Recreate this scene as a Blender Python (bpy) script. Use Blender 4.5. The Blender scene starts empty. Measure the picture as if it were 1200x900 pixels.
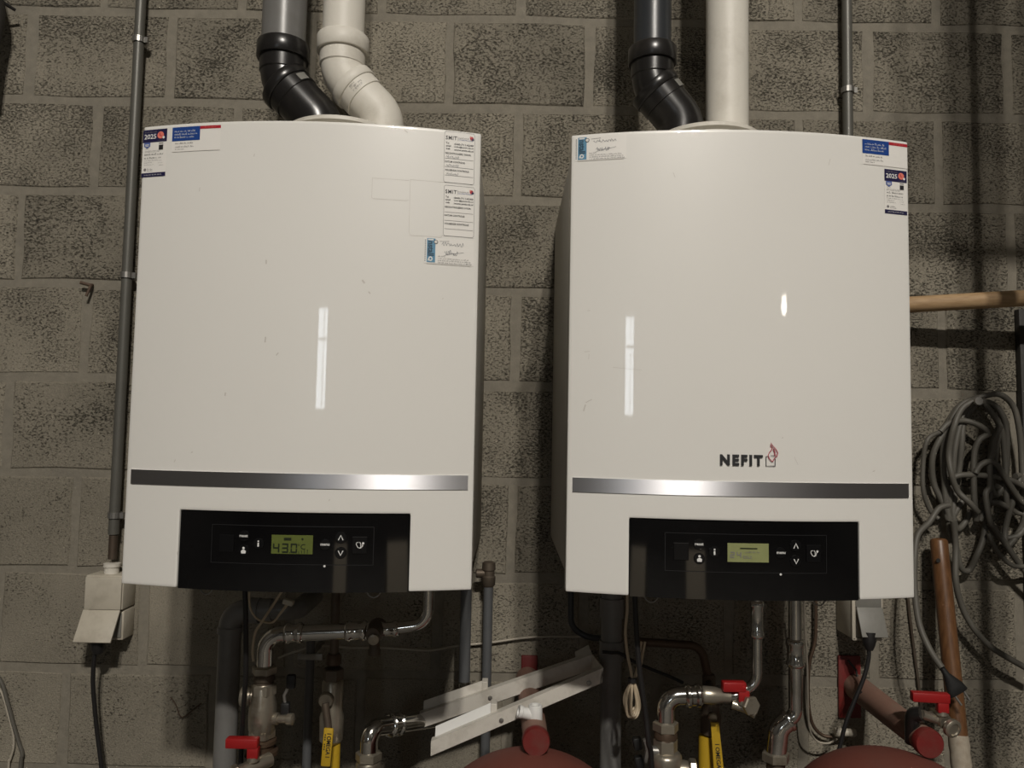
import bpy, bmesh, math, random
from mathutils import Vector, Matrix
random.seed(7)
PI = math.pi
C = bpy.context.scene.collection
S = bpy.context.scene

# ------------------------------------------------------------------ camera
CAM_D, CAM_H = 1.6188, 1.50
PITCH, ROLL, YAW = 0.06475, 0.01854, 0.0026
FPX = 900.0
fw = Vector((math.sin(YAW)*math.cos(PITCH), math.cos(YAW)*math.cos(PITCH), math.sin(PITCH)))
rt0 = Vector((math.cos(YAW), -math.sin(YAW), 0))
up0 = rt0.cross(fw)
rt = rt0*math.cos(ROLL) + up0*math.sin(ROLL)
up = -rt0*math.sin(ROLL) + up0*math.cos(ROLL)
CAMP = Vector((0, -CAM_D, CAM_H))
cam = bpy.data.cameras.new('camera'); camo = bpy.data.objects.new('camera', cam); C.objects.link(camo)
cam.sensor_width = 36; cam.lens = 27.0; cam.clip_start = 0.02
camo.matrix_world = Matrix(((rt.x, up.x, -fw.x, CAMP.x), (rt.y, up.y, -fw.y, CAMP.y), (rt.z, up.z, -fw.z, CAMP.z), (0, 0, 0, 1)))
S.camera = camo

# ------------------------------------------------------------------ world and exposure
w = bpy.data.worlds.new('world'); S.world = w; w.use_nodes = True
w.node_tree.nodes['Background'].inputs[0].default_value = (0.75, 0.85, 1.0, 1)
w.node_tree.nodes['Background'].inputs[1].default_value = 0.05
S.view_settings.view_transform = 'Standard'; S.view_settings.look = 'None'
S.view_settings.gamma = 1.0; S.view_settings.use_curve_mapping = False
S.view_settings.exposure = 0.0
S.cycles.use_denoising = True
S.cycles.max_bounces = 6
LAMP_POS = Vector((0.30, -4.60, 4.95)); LAMPB_POS = Vector((0.64, -4.60, 4.95)); LAMP_W = 440.0
LAMP2_POS = Vector((4.6, -9.0, 3.35)); LAMP2_W = 15.0
WINDOW_E = 9.0

def at(px, py, Y):
    """point of the photograph (1200x900) on the plane at distance -Y in front of the back wall"""
    d = fw + rt*((px-600)/FPX) - up*((py-450)/FPX)
    t = (Y+CAM_D)/d.y
    return CAMP + d*t
def sc(Y): return FPX/(CAM_D+Y)

# ------------------------------------------------------------------ materials
def new_mat(name):
    m = bpy.data.materials.new(name); m.use_nodes = True
    return m, m.node_tree.nodes, m.node_tree.links, m.node_tree.nodes['Principled BSDF']
def rgb(r, g, b): return (r, g, b, 1)
def mat(name, col, rough=0.5, metal=0.0, var=0.12, scale=30.0, bump=0.0, bscale=200.0, coat=0.0, dirt=None, dscale=8.0, damt=0.5, aniso=0.0, spec=None):
    """procedural material: base colour with grain, optional blotches of dirt, optional fine relief"""
    m, N, L, B = new_mat(name)
    geo = N.new('ShaderNodeNewGeometry')
    nz = N.new('ShaderNodeTexNoise'); nz.inputs['Scale'].default_value = scale; nz.inputs['Detail'].default_value = 5
    L.new(geo.outputs['Position'], nz.inputs['Vector'])
    mx = N.new('ShaderNodeMix'); mx.data_type = 'RGBA'
    mx.inputs['A'].default_value = rgb(*[max(0, c*(1-var)) for c in col]); mx.inputs['B'].default_value = rgb(*[c*(1+var) for c in col])
    L.new(nz.outputs['Fac'], mx.inputs['Factor'])
    out = mx.outputs['Result']
    if dirt:
        dz = N.new('ShaderNodeTexNoise'); dz.inputs['Scale'].default_value = dscale; dz.inputs['Detail'].default_value = 6; dz.inputs['Roughness'].default_value = .65
        L.new(geo.outputs['Position'], dz.inputs['Vector'])
        rp = N.new('ShaderNodeMapRange'); rp.inputs['From Min'].default_value = .5; rp.inputs['From Max'].default_value = .68; rp.inputs['To Max'].default_value = damt
        L.new(dz.outputs['Fac'], rp.inputs['Value'])
        m2 = N.new('ShaderNodeMix'); m2.data_type = 'RGBA'; m2.inputs['B'].default_value = rgb(*dirt)
        L.new(rp.outputs['Result'], m2.inputs['Factor']); L.new(out, m2.inputs['A']); out = m2.outputs['Result']
    L.new(out, B.inputs['Base Color'])
    B.inputs['Roughness'].default_value = rough; B.inputs['Metallic'].default_value = metal
    B.inputs['Coat Weight'].default_value = coat; B.inputs['Coat Roughness'].default_value = 0.03
    if spec is not None: B.inputs['Specular IOR Level'].default_value = spec
    if aniso:
        B.inputs['Anisotropic'].default_value = aniso; B.inputs['Anisotropic Rotation'].default_value = .25
        tg = N.new('ShaderNodeTangent'); tg.direction_type = 'RADIAL'; tg.axis = 'Z'; L.new(tg.outputs[0], B.inputs['Tangent'])
    if bump:
        bz = N.new('ShaderNodeTexNoise'); bz.inputs['Scale'].default_value = bscale; bz.inputs['Detail'].default_value = 4
        L.new(geo.outputs['Position'], bz.inputs['Vector'])
        bp = N.new('ShaderNodeBump'); bp.inputs['Strength'].default_value = bump; bp.inputs['Distance'].default_value = .002
        L.new(bz.outputs['Fac'], bp.inputs['Height']); L.new(bp.outputs[0], B.inputs['Normal'])
    return m

def block_material():
    m, N, L, B = new_mat('split concrete block')
    geo = N.new('ShaderNodeNewGeometry'); oi = N.new('ShaderNodeObjectInfo')
    mp = N.new('ShaderNodeMapping'); mp.inputs['Scale'].default_value = (.72, 1, 1.3); L.new(geo.outputs['Position'], mp.inputs['Vector'])
    # open pores between the grains
    n1 = N.new('ShaderNodeTexNoise'); n1.inputs['Scale'].default_value = 225; n1.inputs['Detail'].default_value = 6; n1.inputs['Roughness'].default_value = .78
    L.new(mp.outputs[0], n1.inputs['Vector'])
    n2 = N.new('ShaderNodeTexNoise'); n2.inputs['Scale'].default_value = 9; n2.inputs['Detail'].default_value = 4
    L.new(geo.outputs['Position'], n2.inputs['Vector'])
    n3 = N.new('ShaderNodeTexNoise'); n3.inputs['Scale'].default_value = 420; n3.inputs['Detail'].default_value = 2
    L.new(geo.outputs['Position'], n3.inputs['Vector'])
    # pores are more open in some zones than in others
    sh = N.new('ShaderNodeMath'); sh.operation = 'MULTIPLY_ADD'; sh.inputs[1].default_value = .26; L.new(n2.outputs['Fac'], sh.inputs[0])
    L.new(n1.outputs['Fac'], sh.inputs[2])
    # the lowest courses are smeared over with mortar: fewer pores there
    sx = N.new('ShaderNodeSeparateXYZ'); L.new(geo.outputs['Position'], sx.inputs[0])
    lo = N.new('ShaderNodeMapRange'); lo.inputs['From Min'].default_value = 1.40; lo.inputs['From Max'].default_value = .80; lo.inputs['To Max'].default_value = .058
    lx = N.new('ShaderNodeMath'); lx.operation = 'MULTIPLY_ADD'; lx.inputs[1].default_value = .45; L.new(sx.outputs['X'], lx.inputs[0]); L.new(sx.outputs['Z'], lx.inputs[2])
    L.new(lx.outputs[0], lo.inputs['Value'])
    ad = N.new('ShaderNodeMath'); ad.operation = 'ADD'; L.new(sh.outputs[0], ad.inputs[0]); L.new(lo.outputs[0], ad.inputs[1]); sh = ad
    pr = N.new('ShaderNodeMapRange'); pr.inputs['From Min'].default_value = .46; pr.inputs['From Max'].default_value = .60
    L.new(sh.outputs[0], pr.inputs['Value'])
    cm = N.new('ShaderNodeMix'); cm.data_type = 'RGBA'; cm.inputs['A'].default_value = rgb(.06, .055, .046); cm.inputs['B'].default_value = rgb(.275, .249, .198)  # pores coloured dark: dirt, and the shade inside them put into the colour
    L.new(pr.outputs['Result'], cm.inputs['Factor'])
    # tint and stains
    n4 = N.new('ShaderNodeTexNoise'); n4.inputs['Scale'].default_value = 3.2; n4.inputs['Detail'].default_value = 5; n4.inputs['Roughness'].default_value = .6
    L.new(geo.outputs['Position'], n4.inputs['Vector'])
    r4 = N.new('ShaderNodeMapRange'); r4.inputs['From Min'].default_value = .35; r4.inputs['From Max'].default_value = .7; r4.inputs['To Min'].default_value = .72; r4.inputs['To Max'].default_value = 1.1
    L.new(n4.outputs['Fac'], r4.inputs['Value'])
    ro = N.new('ShaderNodeMapRange'); ro.inputs['To Min'].default_value = .88; ro.inputs['To Max'].default_value = 1.1; L.new(oi.outputs['Random'], ro.inputs['Value'])
    g3 = N.new('ShaderNodeMapRange'); g3.inputs['To Min'].default_value = .6; g3.inputs['To Max'].default_value = 1.4; L.new(n3.outputs['Fac'], g3.inputs['Value'])
    a = N.new('ShaderNodeMath'); a.operation = 'MULTIPLY'; L.new(r4.outputs[0], a.inputs[0]); L.new(ro.outputs[0], a.inputs[1])
    b = N.new('ShaderNodeMath'); b.operation = 'MULTIPLY'; L.new(a.outputs[0], b.inputs[0]); L.new(g3.outputs[0], b.inputs[1])
    vm = N.new('ShaderNodeVectorMath'); vm.operation = 'SCALE'; L.new(cm.outputs['Result'], vm.inputs[0]); L.new(b.outputs[0], vm.inputs['Scale'])
    L.new(vm.outputs[0], B.inputs['Base Color'])
    B.inputs['Roughness'].default_value = .95; B.inputs['Specular IOR Level'].default_value = .15
    hb = N.new('ShaderNodeMath'); hb.operation = 'MULTIPLY_ADD'; hb.inputs[1].default_value = .45; L.new(n3.outputs['Fac'], hb.inputs[0]); L.new(pr.outputs['Result'], hb.inputs[2])
    bp = N.new('ShaderNodeBump'); bp.inputs['Strength'].default_value = .9; bp.inputs['Distance'].default_value = .004
    L.new(hb.outputs[0], bp.inputs['Height']); L.new(bp.outputs[0], B.inputs['Normal'])
    return m

M = {}
M['block'] = block_material()
M['mortar'] = mat('wall mortar', (.215, .195, .156), .95, var=.25, scale=60, bump=.5, bscale=160, dirt=(.15, .137, .113), dscale=7, damt=.6)
M['concrete'] = mat('hall concrete', (.10, .093, .083), .8, var=.2, scale=3, dirt=(.05, .047, .043), dscale=1.2)
M['hallwall'] = mat('hall plaster', (.085, .08, .072), .9, var=.1, scale=2)
M['panel'] = mat('glossy white enamel', (.80, .785, .745), .35, var=.02, scale=4, coat=.9)
M['side'] = mat('grey casing paint', (.46, .44, .395), .55, var=.06, scale=20)
M['brushed'] = mat('brushed aluminium', (.66, .66, .69), .42, 1.0, var=.06, scale=6, aniso=.9)
M['black'] = mat('gloss black plastic', (.0025, .0025, .003), .05, var=.1, spec=.95)
M['buttonblack'] = mat('black button plastic', (.005, .005, .0055), .22, var=.1)
M['blackmatt'] = mat('matt black plastic', (.012, .012, .012), .45, var=.15)
M['bezel'] = mat('black bezel line', (.02, .02, .021), .25, var=.1)
M['lcd'] = mat('green lcd glass', (.115, .14, .035), .2, var=.10, scale=60)
M['lcd2'] = mat('pale green lcd glass', (.27, .29, .13), .2, var=.15, scale=60)
M['lcdink'] = mat('lcd segments', (.012, .018, .006), .4)
M['white'] = mat('white print', (.75, .75, .73), .5, var=.03)
M['paper'] = mat('white sticker paper', (.80, .78, .74), .45, var=.02)
M['residue'] = mat('old sticker outline', (.60, .57, .53), .6, var=.08)
M['navy'] = mat('navy print', (.016, .014, .06), .4, var=.05)
M['blue'] = mat('blue print', (.012, .055, .25), .4, var=.05)
M['cyan'] = mat('petrol blue print', (.10, .26, .40), .4, var=.08)
M['cyandark'] = mat('dark petrol print', (.02, .06, .10), .4, var=.05)
M['redprint'] = mat('red print', (.42, .02, .035), .4, var=.05)
M['salmon'] = mat('salmon print', (.75, .20, .15), .4, var=.05)
M['shield'] = mat('shield blue print', (.10, .14, .36), .4, var=.1)
M['ink'] = mat('black print', (.02, .02, .022), .5, var=.1)
M['greyink'] = mat('grey small print', (.20, .19, .19), .5, var=.1)
M['pen'] = mat('ballpoint ink', (.26, .26, .27), .5, var=.1)
M['flame'] = mat('flame red print', (.40, .06, .09), .4, var=.05)
M['greypvc'] = mat('grey pvc', (.165, .162, .155), .35, var=.06, scale=12, dirt=(.10, .095, .085), dscale=10, damt=.35)
M['darkpvc'] = mat('dark slate pvc', (.030, .033, .037), .35, var=.1, scale=12)
M['blackpvc'] = mat('black pvc', (.014, .013, .0125), .28, var=.15, scale=12, dirt=(.03, .026, .022), dscale=14, damt=.5)
M['whitepvc'] = mat('cream white pvc', (.70, .67, .60), .5, var=.05, scale=8, dirt=(.45, .41, .34), dscale=16, damt=.35)
M['conduit'] = mat('grey steel conduit', (.115, .112, .098), .45, .2, var=.12, scale=25)
M['conduitdark'] = mat('slate grey pipe paint', (.12, .125, .13), .4, .2, var=.12, scale=25)
M['steel'] = mat('press fit steel', (.66, .65, .62), .14, 1.0, var=.12, scale=18, dirt=(.30, .28, .25), dscale=20, damt=.5)
M['nickel'] = mat('nickelled brass', (.42, .38, .31), .33, .8, var=.18, scale=40, dirt=(.18, .135, .09), dscale=25, damt=.6)
M['iron'] = mat('old iron pipe', (.13, .105, .08), .55, .6, var=.2, scale=30, dirt=(.08, .05, .035), dscale=12)
M['copper'] = mat('tarnished copper', (.10, .066, .044), .5, .5, var=.2, scale=30)
M['zinc'] = mat('zinc clip', (.33, .32, .30), .4, .8, var=.15)
M['yellow'] = mat('yellow valve lever', (.50, .32, .02), .45, var=.08, dirt=(.35, .22, .02), dscale=30, damt=.4)
M['redpaint'] = mat('red lever plastic', (.30, .010, .011), .4, var=.1)
M['vessel'] = mat('matt red vessel paint', (.15, .043, .030), .65, var=.1, scale=6, dirt=(.12, .055, .042), dscale=6, damt=.5, bump=.08, bscale=300)
M['bracketred'] = mat('red bracket paint', (.15, .014, .012), .5, var=.15, dirt=(.12, .06, .046), dscale=18, damt=.5)
M['dustyred'] = mat('dusty brown red tube', (.24, .135, .10), .7, var=.15, dirt=(.22, .16, .12), dscale=18, damt=.7)
M['offwhite'] = mat('off white box plastic', (.50, .46, .38), .5, var=.06, dirt=(.33, .29, .23), dscale=18, damt=.5)
M['greyplastic'] = mat('grey lid plastic', (.20, .195, .175), .5, var=.1, scale=120)
M['tray'] = mat('white lacquered sheet metal', (.62, .59, .53), .45, var=.06, scale=30, dirt=(.35, .32, .27), dscale=20, damt=.5)
M['rubber'] = mat('black cable rubber', (.013, .012, .012), .5, var=.15)
M['greycable'] = mat('grey cable jacket', (.105, .098, .082), .55, var=.15)
M['beigecable'] = mat('beige cable jacket', (.50, .41, .29), .5, var=.1)
M['wallwire'] = mat('dusty wall wire', (.42, .38, .31), .6, var=.1)
M['rust'] = mat('rusty nail', (.10, .065, .045), .7, .3, var=.3, scale=200)
M['lampmetal'] = mat('lamp housing paint', (.35, .35, .35), .5, var=.05)
M['boarddark'] = mat('dark stained board', (.022, .020, .017), .6, var=.2)
M['tape'] = mat('white masking tape', (.38, .33, .26), .7, var=.2, scale=80, dirt=(.2, .15, .1), dscale=30, damt=.6, bump=.4, bscale=90)
def wood(name, c1, c2, rough):
    m, N, L, B = new_mat(name)
    tc = N.new('ShaderNodeTexCoord'); mp = N.new('ShaderNodeMapping'); mp.inputs['Scale'].default_value = (60, 60, 5)
    L.new(tc.outputs['UV'], mp.inputs['Vector'])
    geo = N.new('ShaderNodeNewGeometry'); m3 = N.new('ShaderNodeMapping')
    m3.inputs['Scale'].default_value = (8, 60, 60) if 'pale' in name else (60, 60, 6)
    L.new(geo.outputs['Position'], m3.inputs['Vector'])
    nz = N.new('ShaderNodeTexNoise'); nz.inputs['Scale'].default_value = 3; nz.inputs['Detail'].default_value = 5; L.new(m3.outputs[0], nz.inputs['Vector'])
    mx = N.new('ShaderNodeMix'); mx.data_type = 'RGBA'; mx.inputs['A'].default_value = rgb(*c1); mx.inputs['B'].default_value = rgb(*c2)
    rp = N.new('ShaderNodeMapRange'); rp.inputs['From Min'].default_value = .3; rp.inputs['From Max'].default_value = .7; L.new(nz.outputs['Fac'], rp.inputs['Value'])
    L.new(rp.outputs[0], mx.inputs['Factor']); L.new(mx.outputs['Result'], B.inputs['Base Color']); B.inputs['Roughness'].default_value = rough
    return m
M['wood'] = wood('varnished brown wood', (.095, .042, .017), (.165, .077, .031), .4)
M['palewood'] = wood('pale wood', (.33, .21, .105), (.46, .31, .17), .6)
def emit(name, col, e):
    m, N, L, B = new_mat(name)
    B.inputs['Base Color'].default_value = rgb(.8, .8, .8); B.inputs['Emission Color'].default_value = rgb(*col); B.inputs['Emission Strength'].default_value = e
    return m
M['lampglow'] = emit('lamp diffuser', (1.0, .90, .76), 25)
M['daylight'] = emit('daylit frosted window', (.85, .93, 1.0), WINDOW_E)

# ------------------------------------------------------------------ object helpers
WL = {}
def link(o, parent=None, base=None):
    C.objects.link(o)
    if parent is not None: o.parent = parent
def thing(name, label, cat, base, group=None):
    o = bpy.data.objects.new(name, None); C.objects.link(o); o.empty_display_size = .03
    o.location = base; WL[o.name] = Vector(base)
    o['label'] = label; o['category'] = cat
    if group: o['group'] = group
    return o
def obj(name, bm, mats, parent=None, label=None, cat=None, smooth=True, group=None, kind=None, ang=40):
    me = bpy.data.meshes.new(name)
    bmesh.ops.recalc_face_normals(bm, faces=bm.faces)
    if parent is not None: base = WL[parent.name]
    else:
        xs = [v.co for v in bm.verts]
        base = Vector(((min(c.x for c in xs)+max(c.x for c in xs))/2, (min(c.y for c in xs)+max(c.y for c in xs))/2, min(c.z for c in xs)))
    bmesh.ops.translate(bm, verts=bm.verts, vec=-base)
    bm.to_mesh(me); bm.free()
    for mm in (mats if isinstance(mats, (list, tuple)) else [mats]): me.materials.append(mm)
    if smooth:
        for p in me.polygons: p.use_smooth = True
        try: me.set_sharp_from_angle(angle=math.radians(ang))
        except Exception: pass
    o = bpy.data.objects.new(name, me); C.objects.link(o)
    if parent is not None: o.parent = parent
    else: o.location = base
    WL[o.name] = base
    if label: o['label'] = label
    if cat: o['category'] = cat
    if group: o['group'] = group
    if kind: o['kind'] = kind
    return o
def BM(): return bmesh.new()
def box(bm, lo, hi, bev=0.0, rot=None, piv=None, mi=0, seg=2):
    r = bmesh.ops.create_cube(bm, size=1.0)
    vs = r['verts']; lo = Vector(lo); hi = Vector(hi)
    for v in vs: v.co = Vector((lo[i] + (v.co[i]+.5)*(hi[i]-lo[i]) for i in range(3)))
    fs = list({f for v in vs for f in v.link_faces})
    for f in fs: f.material_index = mi
    if bev:
        es = list({e for v in vs for e in v.link_edges})
        rr = bmesh.ops.bevel(bm, geom=es, offset=bev, segments=seg, profile=.5, affect='EDGES')
        vs = list({v for f in rr['faces'] for v in f.verts})
        for f in rr['faces']: f.material_index = mi
    if rot is not None:
        p = Vector(piv) if piv is not None else (lo+hi)/2
        for v in vs: v.co = rot @ (v.co-p) + p
    return vs
def frame_of(d):
    d = d.normalized(); a = Vector((0, 0, 1)) if abs(d.z) < .9 else Vector((0, 1, 0))
    x = d.cross(a).normalized(); return x, d.cross(x).normalized()
def lathe(bm, prof, origin, axis, seg=24, mi=0, caps=True, hexa=False):
    """prof: list of (t along the axis, radius)"""
    axis = Vector(axis).normalized(); x, y = frame_of(axis); origin = Vector(origin)
    if hexa: seg = 6
    rings = []
    for t, r in prof:
        rings.append([bm.verts.new(origin + axis*t + (x*math.cos(2*PI*k/seg) + y*math.sin(2*PI*k/seg))*max(r, 1e-5)) for k in range(seg)])
    for a, b in zip(rings, rings[1:]):
        for k in range(seg):
            f = bm.faces.new((a[k], a[(k+1) % seg], b[(k+1) % seg], b[k])); f.material_index = mi
    if caps:
        for rg in (rings[0], rings[-1]):
            f = bm.faces.new(rg); f.material_index = mi
def fillet(pts, rad, n=7):
    pts = [Vector(p) for p in pts]; out = [pts[0]]
    rads = rad if isinstance(rad, (list, tuple)) else [rad]*(len(pts)-2)
    for i in range(1, len(pts)-1):
        p, a, b = pts[i], pts[i-1]-pts[i], pts[i+1]-pts[i]
        la, lb = a.length, b.length; a.normalize(); b.normalize()
        ang = a.angle(b)
        if ang > PI-.02: out.append(p); continue
        t = min(rads[i-1]/math.tan(ang/2), la*.49, lb*.49); r = t*math.tan(ang/2)
        c = p + (a+b).normalized()*(r/math.sin(ang/2))
        s, e = p+a*t-c, p+b*t-c
        full = s.angle(e); ax = s.cross(e).normalized()
        for k in range(n+1): out.append(c + Matrix.Rotation(full*k/n, 3, ax) @ s)
    out.append(pts[-1]); return out
def spline(pts, n=8, closed=False):
    pts = [Vector(p) for p in pts]; out = []
    N = len(pts); rng = range(N if closed else N-1)
    for i in rng:
        p0 = pts[i-1] if (i > 0 or closed) else pts[0]; p1 = pts[i]; p2 = pts[(i+1) % N]
        p3 = pts[(i+2) % N] if (i+2 < N or closed) else pts[-1]
        for k in range(n):
            t = k/n
            out.append(.5*((2*p1) + (p2-p0)*t + (2*p0-5*p1+4*p2-p3)*t*t + (3*p1-p0-3*p2+p3)*t*t*t))
    if not closed: out.append(pts[-1])
    return out
def tube(bm, path, r, seg=14, mi=0, caps=True):
    path = [Vector(p) for p in path]; n = len(path)
    tang = []
    for i in range(n):
        a = path[max(i-1, 0)]; b = path[min(i+1, n-1)]; d = b-a
        tang.append(d.normalized() if d.length > 1e-9 else Vector((0, 0, 1)))
    x, y = frame_of(tang[0]); rings = []
    for i in range(n):
        if i:
            q = tang[i-1].rotation_difference(tang[i]); x = q @ x; y = q @ y
        rr = r[i] if isinstance(r, (list, tuple)) else r
        rings.append([bm.verts.new(path[i] + (x*math.cos(2*PI*k/seg) + y*math.sin(2*PI*k/seg))*rr) for k in range(seg)])
    for a, b in zip(rings, rings[1:]):
        for k in range(seg):
            f = bm.faces.new((a[k], a[(k+1) % seg], b[(k+1) % seg], b[k])); f.material_index = mi
    if caps:
        for rg in (rings[0], rings[-1]):
            f = bm.faces.new(rg); f.material_index = mi
def P(*pts, Y=None):
    """pixel triples (px, py, Y) to world points"""
    return [at(p[0], p[1], p[2] if len(p) > 2 else Y) for p in pts]
def copy_tree(o, parent=None):
    c = o.copy(); C.objects.link(c); WL[c.name] = WL[o.name]
    if parent is not None: c.parent = parent
    for ch in list(o.children): copy_tree(ch, c)
    return c

TXT = {}
def text_geo(s, bold=0.0, space=1.0):
    k = (s, bold, space)
    if k in TXT: return TXT[k]
    cu = bpy.data.curves.new('lettering', 'FONT'); cu.body = s; cu.size = 1.0; cu.resolution_u = 2; cu.offset = bold; cu.space_character = space
    o = bpy.data.objects.new('lettering', cu); C.objects.link(o)
    dg = bpy.context.evaluated_depsgraph_get(); dg.update()
    me = bpy.data.meshes.new_from_object(o.evaluated_get(dg))
    vs = [(v.co.x, v.co.y) for v in me.vertices]; fs = [tuple(p.vertices) for p in me.polygons]
    bpy.data.objects.remove(o); bpy.data.curves.remove(cu); bpy.data.meshes.remove(me)
    if vs:
        x0 = min(v[0] for v in vs); x1 = max(v[0] for v in vs); y0 = min(v[1] for v in vs); y1 = max(v[1] for v in vs)
    else: x0 = x1 = y0 = y1 = 0
    TXT[k] = (vs, fs, x0, x1, y0, y1); return TXT[k]
def text(bm, s, fm, u, v, h=None, wid=None, off=.0012, mi=0, bold=0.0, align='l', turn=False, thick=0.0, space=1.0):
    """s set at (u, v) on the mapped surface fm(u, v, off); h = letter height, wid = line length; turn: reads downwards"""
    vs, fs, x0, x1, y0, y1 = text_geo(s, bold, space)
    sx = sy = None
    if h: sy = h/max(y1-y0, 1e-6)
    if wid: sx = wid/max(x1-x0, 1e-6)
    sx = sx or sy; sy = sy or sx
    W = (x1-x0)*sx; ox = {'l': 0, 'c': -W/2, 'r': -W}[align]
    def place(p, o_):
        a = (p[0]-x0)*sx+ox; b = (p[1]-y0)*sy
        if turn: return fm(u+b, v-a, o_)
        return fm(u+a, v+b, o_)
    nv = [bm.verts.new(place(p, off)) for p in vs]
    for f in fs:
        try: bm.faces.new([nv[i] for i in f]).material_index = mi
        except ValueError: pass
    if thick:
        bv = [bm.verts.new(place(p, off-thick)) for p in vs]
        edges = {}
        for f in fs:
            for a, b in zip(f, f[1:]+f[:1]): edges[(a, b)] = 1
        for (a, b) in list(edges):
            if (b, a) not in edges:
                bm.faces.new((nv[a], nv[b], bv[b], bv[a])).material_index = mi
def patch(bm, fm, u0, u1, v0, v1, off, mi=0, n=None):
    n = n or max(1, int(abs(u1-u0)/.008)+1)
    a = [bm.verts.new(fm(u0+(u1-u0)*i/n, v0, off)) for i in range(n+1)]
    b = [bm.verts.new(fm(u0+(u1-u0)*i/n, v1, off)) for i in range(n+1)]
    for i in range(n): bm.faces.new((a[i], a[i+1], b[i+1], b[i])).material_index = mi
def disc(bm, fm, u, v, r, off, mi=0, seg=18, ry=None):
    c = [bm.verts.new(fm(u+r*math.cos(2*PI*k/seg), v+(ry or r)*math.sin(2*PI*k/seg), off)) for k in range(seg)]
    bm.faces.new(c).material_index = mi
def poly(bm, fm, pts, off, mi=0):
    bm.faces.new([bm.verts.new(fm(p[0], p[1], off)) for p in pts]).material_index = mi
def stroke(bm, fm, pts, wd, off, mi=0):
    """a drawn line of width wd through (u, v) points"""
    pts = [Vector((p[0], p[1], 0)) for p in pts]; L_, R_ = [], []
    for i, p in enumerate(pts):
        d = (pts[min(i+1, len(pts)-1)]-pts[max(i-1, 0)])
        if d.length < 1e-9: d = Vector((1, 0, 0))
        d.normalize(); n = Vector((-d.y, d.x, 0))*wd/2
        L_.append(bm.verts.new(fm(p.x+n.x, p.y+n.y, off))); R_.append(bm.verts.new(fm(p.x-n.x, p.y-n.y, off)))
    for i in range(len(pts)-1): bm.faces.new((L_[i], L_[i+1], R_[i+1], R_[i])).material_index = mi
def smallprint(bm, fm, u, v, wid, h, off, mi, seed):
    """a line of print too small to read in the photograph: word-length rows of short marks"""
    rr = random.Random(seed); x = u
    while x < u+wid-h*.4:
        wl = rr.randint(2, 7)
        for k in range(wl):
            if x > u+wid: break
            hh = h*rr.choice((.65, .65, .7, 1.0)); ww = h*.42
            patch(bm, fm, x, x+ww, v, v+hh*.28, off, mi, 1)
            if rr.random() < .7: patch(bm, fm, x+ww*.1, x+ww*.4, v, v+hh, off, mi, 1)
            if rr.random() < .6: patch(bm, fm, x, x+ww, v+hh*.72, v+hh, off, mi, 1)
            x += h*.6
        x += h*.5
def scrawl(bm, fm, u, v, wid, h, off, mi, seed, wd=.0006):
    rr = random.Random(seed); n = 26; pts = []
    for i in range(n):
        t = i/(n-1)
        pts.append((u+wid*t+rr.uniform(-.04, .03)*wid, v+h*(.5+.5*math.sin(i*1.9+rr.uniform(-.7, .7)))*(.4+.6*rr.random())))
    sp = spline([(p[0], p[1], 0) for p in pts], 3)
    stroke(bm, fm, sp, wd, off, mi)

# ------------------------------------------------------------------ the hall (setting)
def struct(name, bm, m, parent=None): return obj(name, bm, m, parent, smooth=False, kind='structure' if parent is None else None)
HX0, HX1, HY0, HZ = -5.2, 6.2, -10.2, 6.4
b = BM(); box(b, (HX0, .0020, 0), (HX1, .22, HZ)); wall = struct('wall_back', b, M['mortar'])
b = BM(); box(b, (HX0, HY0, -.15), (HX1, .22, 0)); struct('floor', b, M['concrete'])
b = BM(); box(b, (HX0, HY0, HZ), (HX1, .22, HZ+.15)); struct('ceiling', b, M['hallwall'])
b = BM(); box(b, (HX0-.2, HY0, 0), (HX0, .22, HZ)); struct('wall_left', b, M['hallwall'])
b = BM(); box(b, (HX1, HY0, 0), (HX1+.2, .22, HZ)); struct('wall_right', b, M['hallwall'])
# front wall (behind the photographer) with its window opening
WX0, WX1, WZ0, WZ1 = -2.15, -1.65, 1.75, 3.25
b = BM()
box(b, (HX0-.2, HY0-.2, 0), (WX0, HY0, HZ)); box(b, (WX1, HY0-.2, 0), (HX1+.2, HY0, HZ))
box(b, (WX0, HY0-.2, 0), (WX1, HY0, WZ0)); box(b, (WX0, HY0-.2, WZ1), (WX1, HY0, HZ))
struct('wall_front', b, M['hallwall'])
b = BM()
for lo, hi in (((WX0, HY0-.08, WZ0), (WX0+.05, HY0-.02, WZ1)), ((WX1-.05, HY0-.08, WZ0), (WX1, HY0-.02, WZ1)), ((WX0, HY0-.08, WZ0), (WX1, HY0-.02, WZ0+.05)),
               ((WX0, HY0-.08, WZ1-.05), (WX1, HY0-.02, WZ1)), ((WX0, HY0-.08, 2.75), (WX1, HY0-.02, 2.79)), ((-1.86, HY0-.08, WZ0), (-1.83, HY0-.02, WZ1))): box(b, lo, hi)
win = struct('window_1', b, M['lampmetal'])
b = BM(); box(b, (WX0+.04, HY0-.055, WZ0+.04), (WX1-.04, HY0-.045, WZ1-.04)); obj('pane', b, M['daylight'], win, smooth=False)

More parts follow.
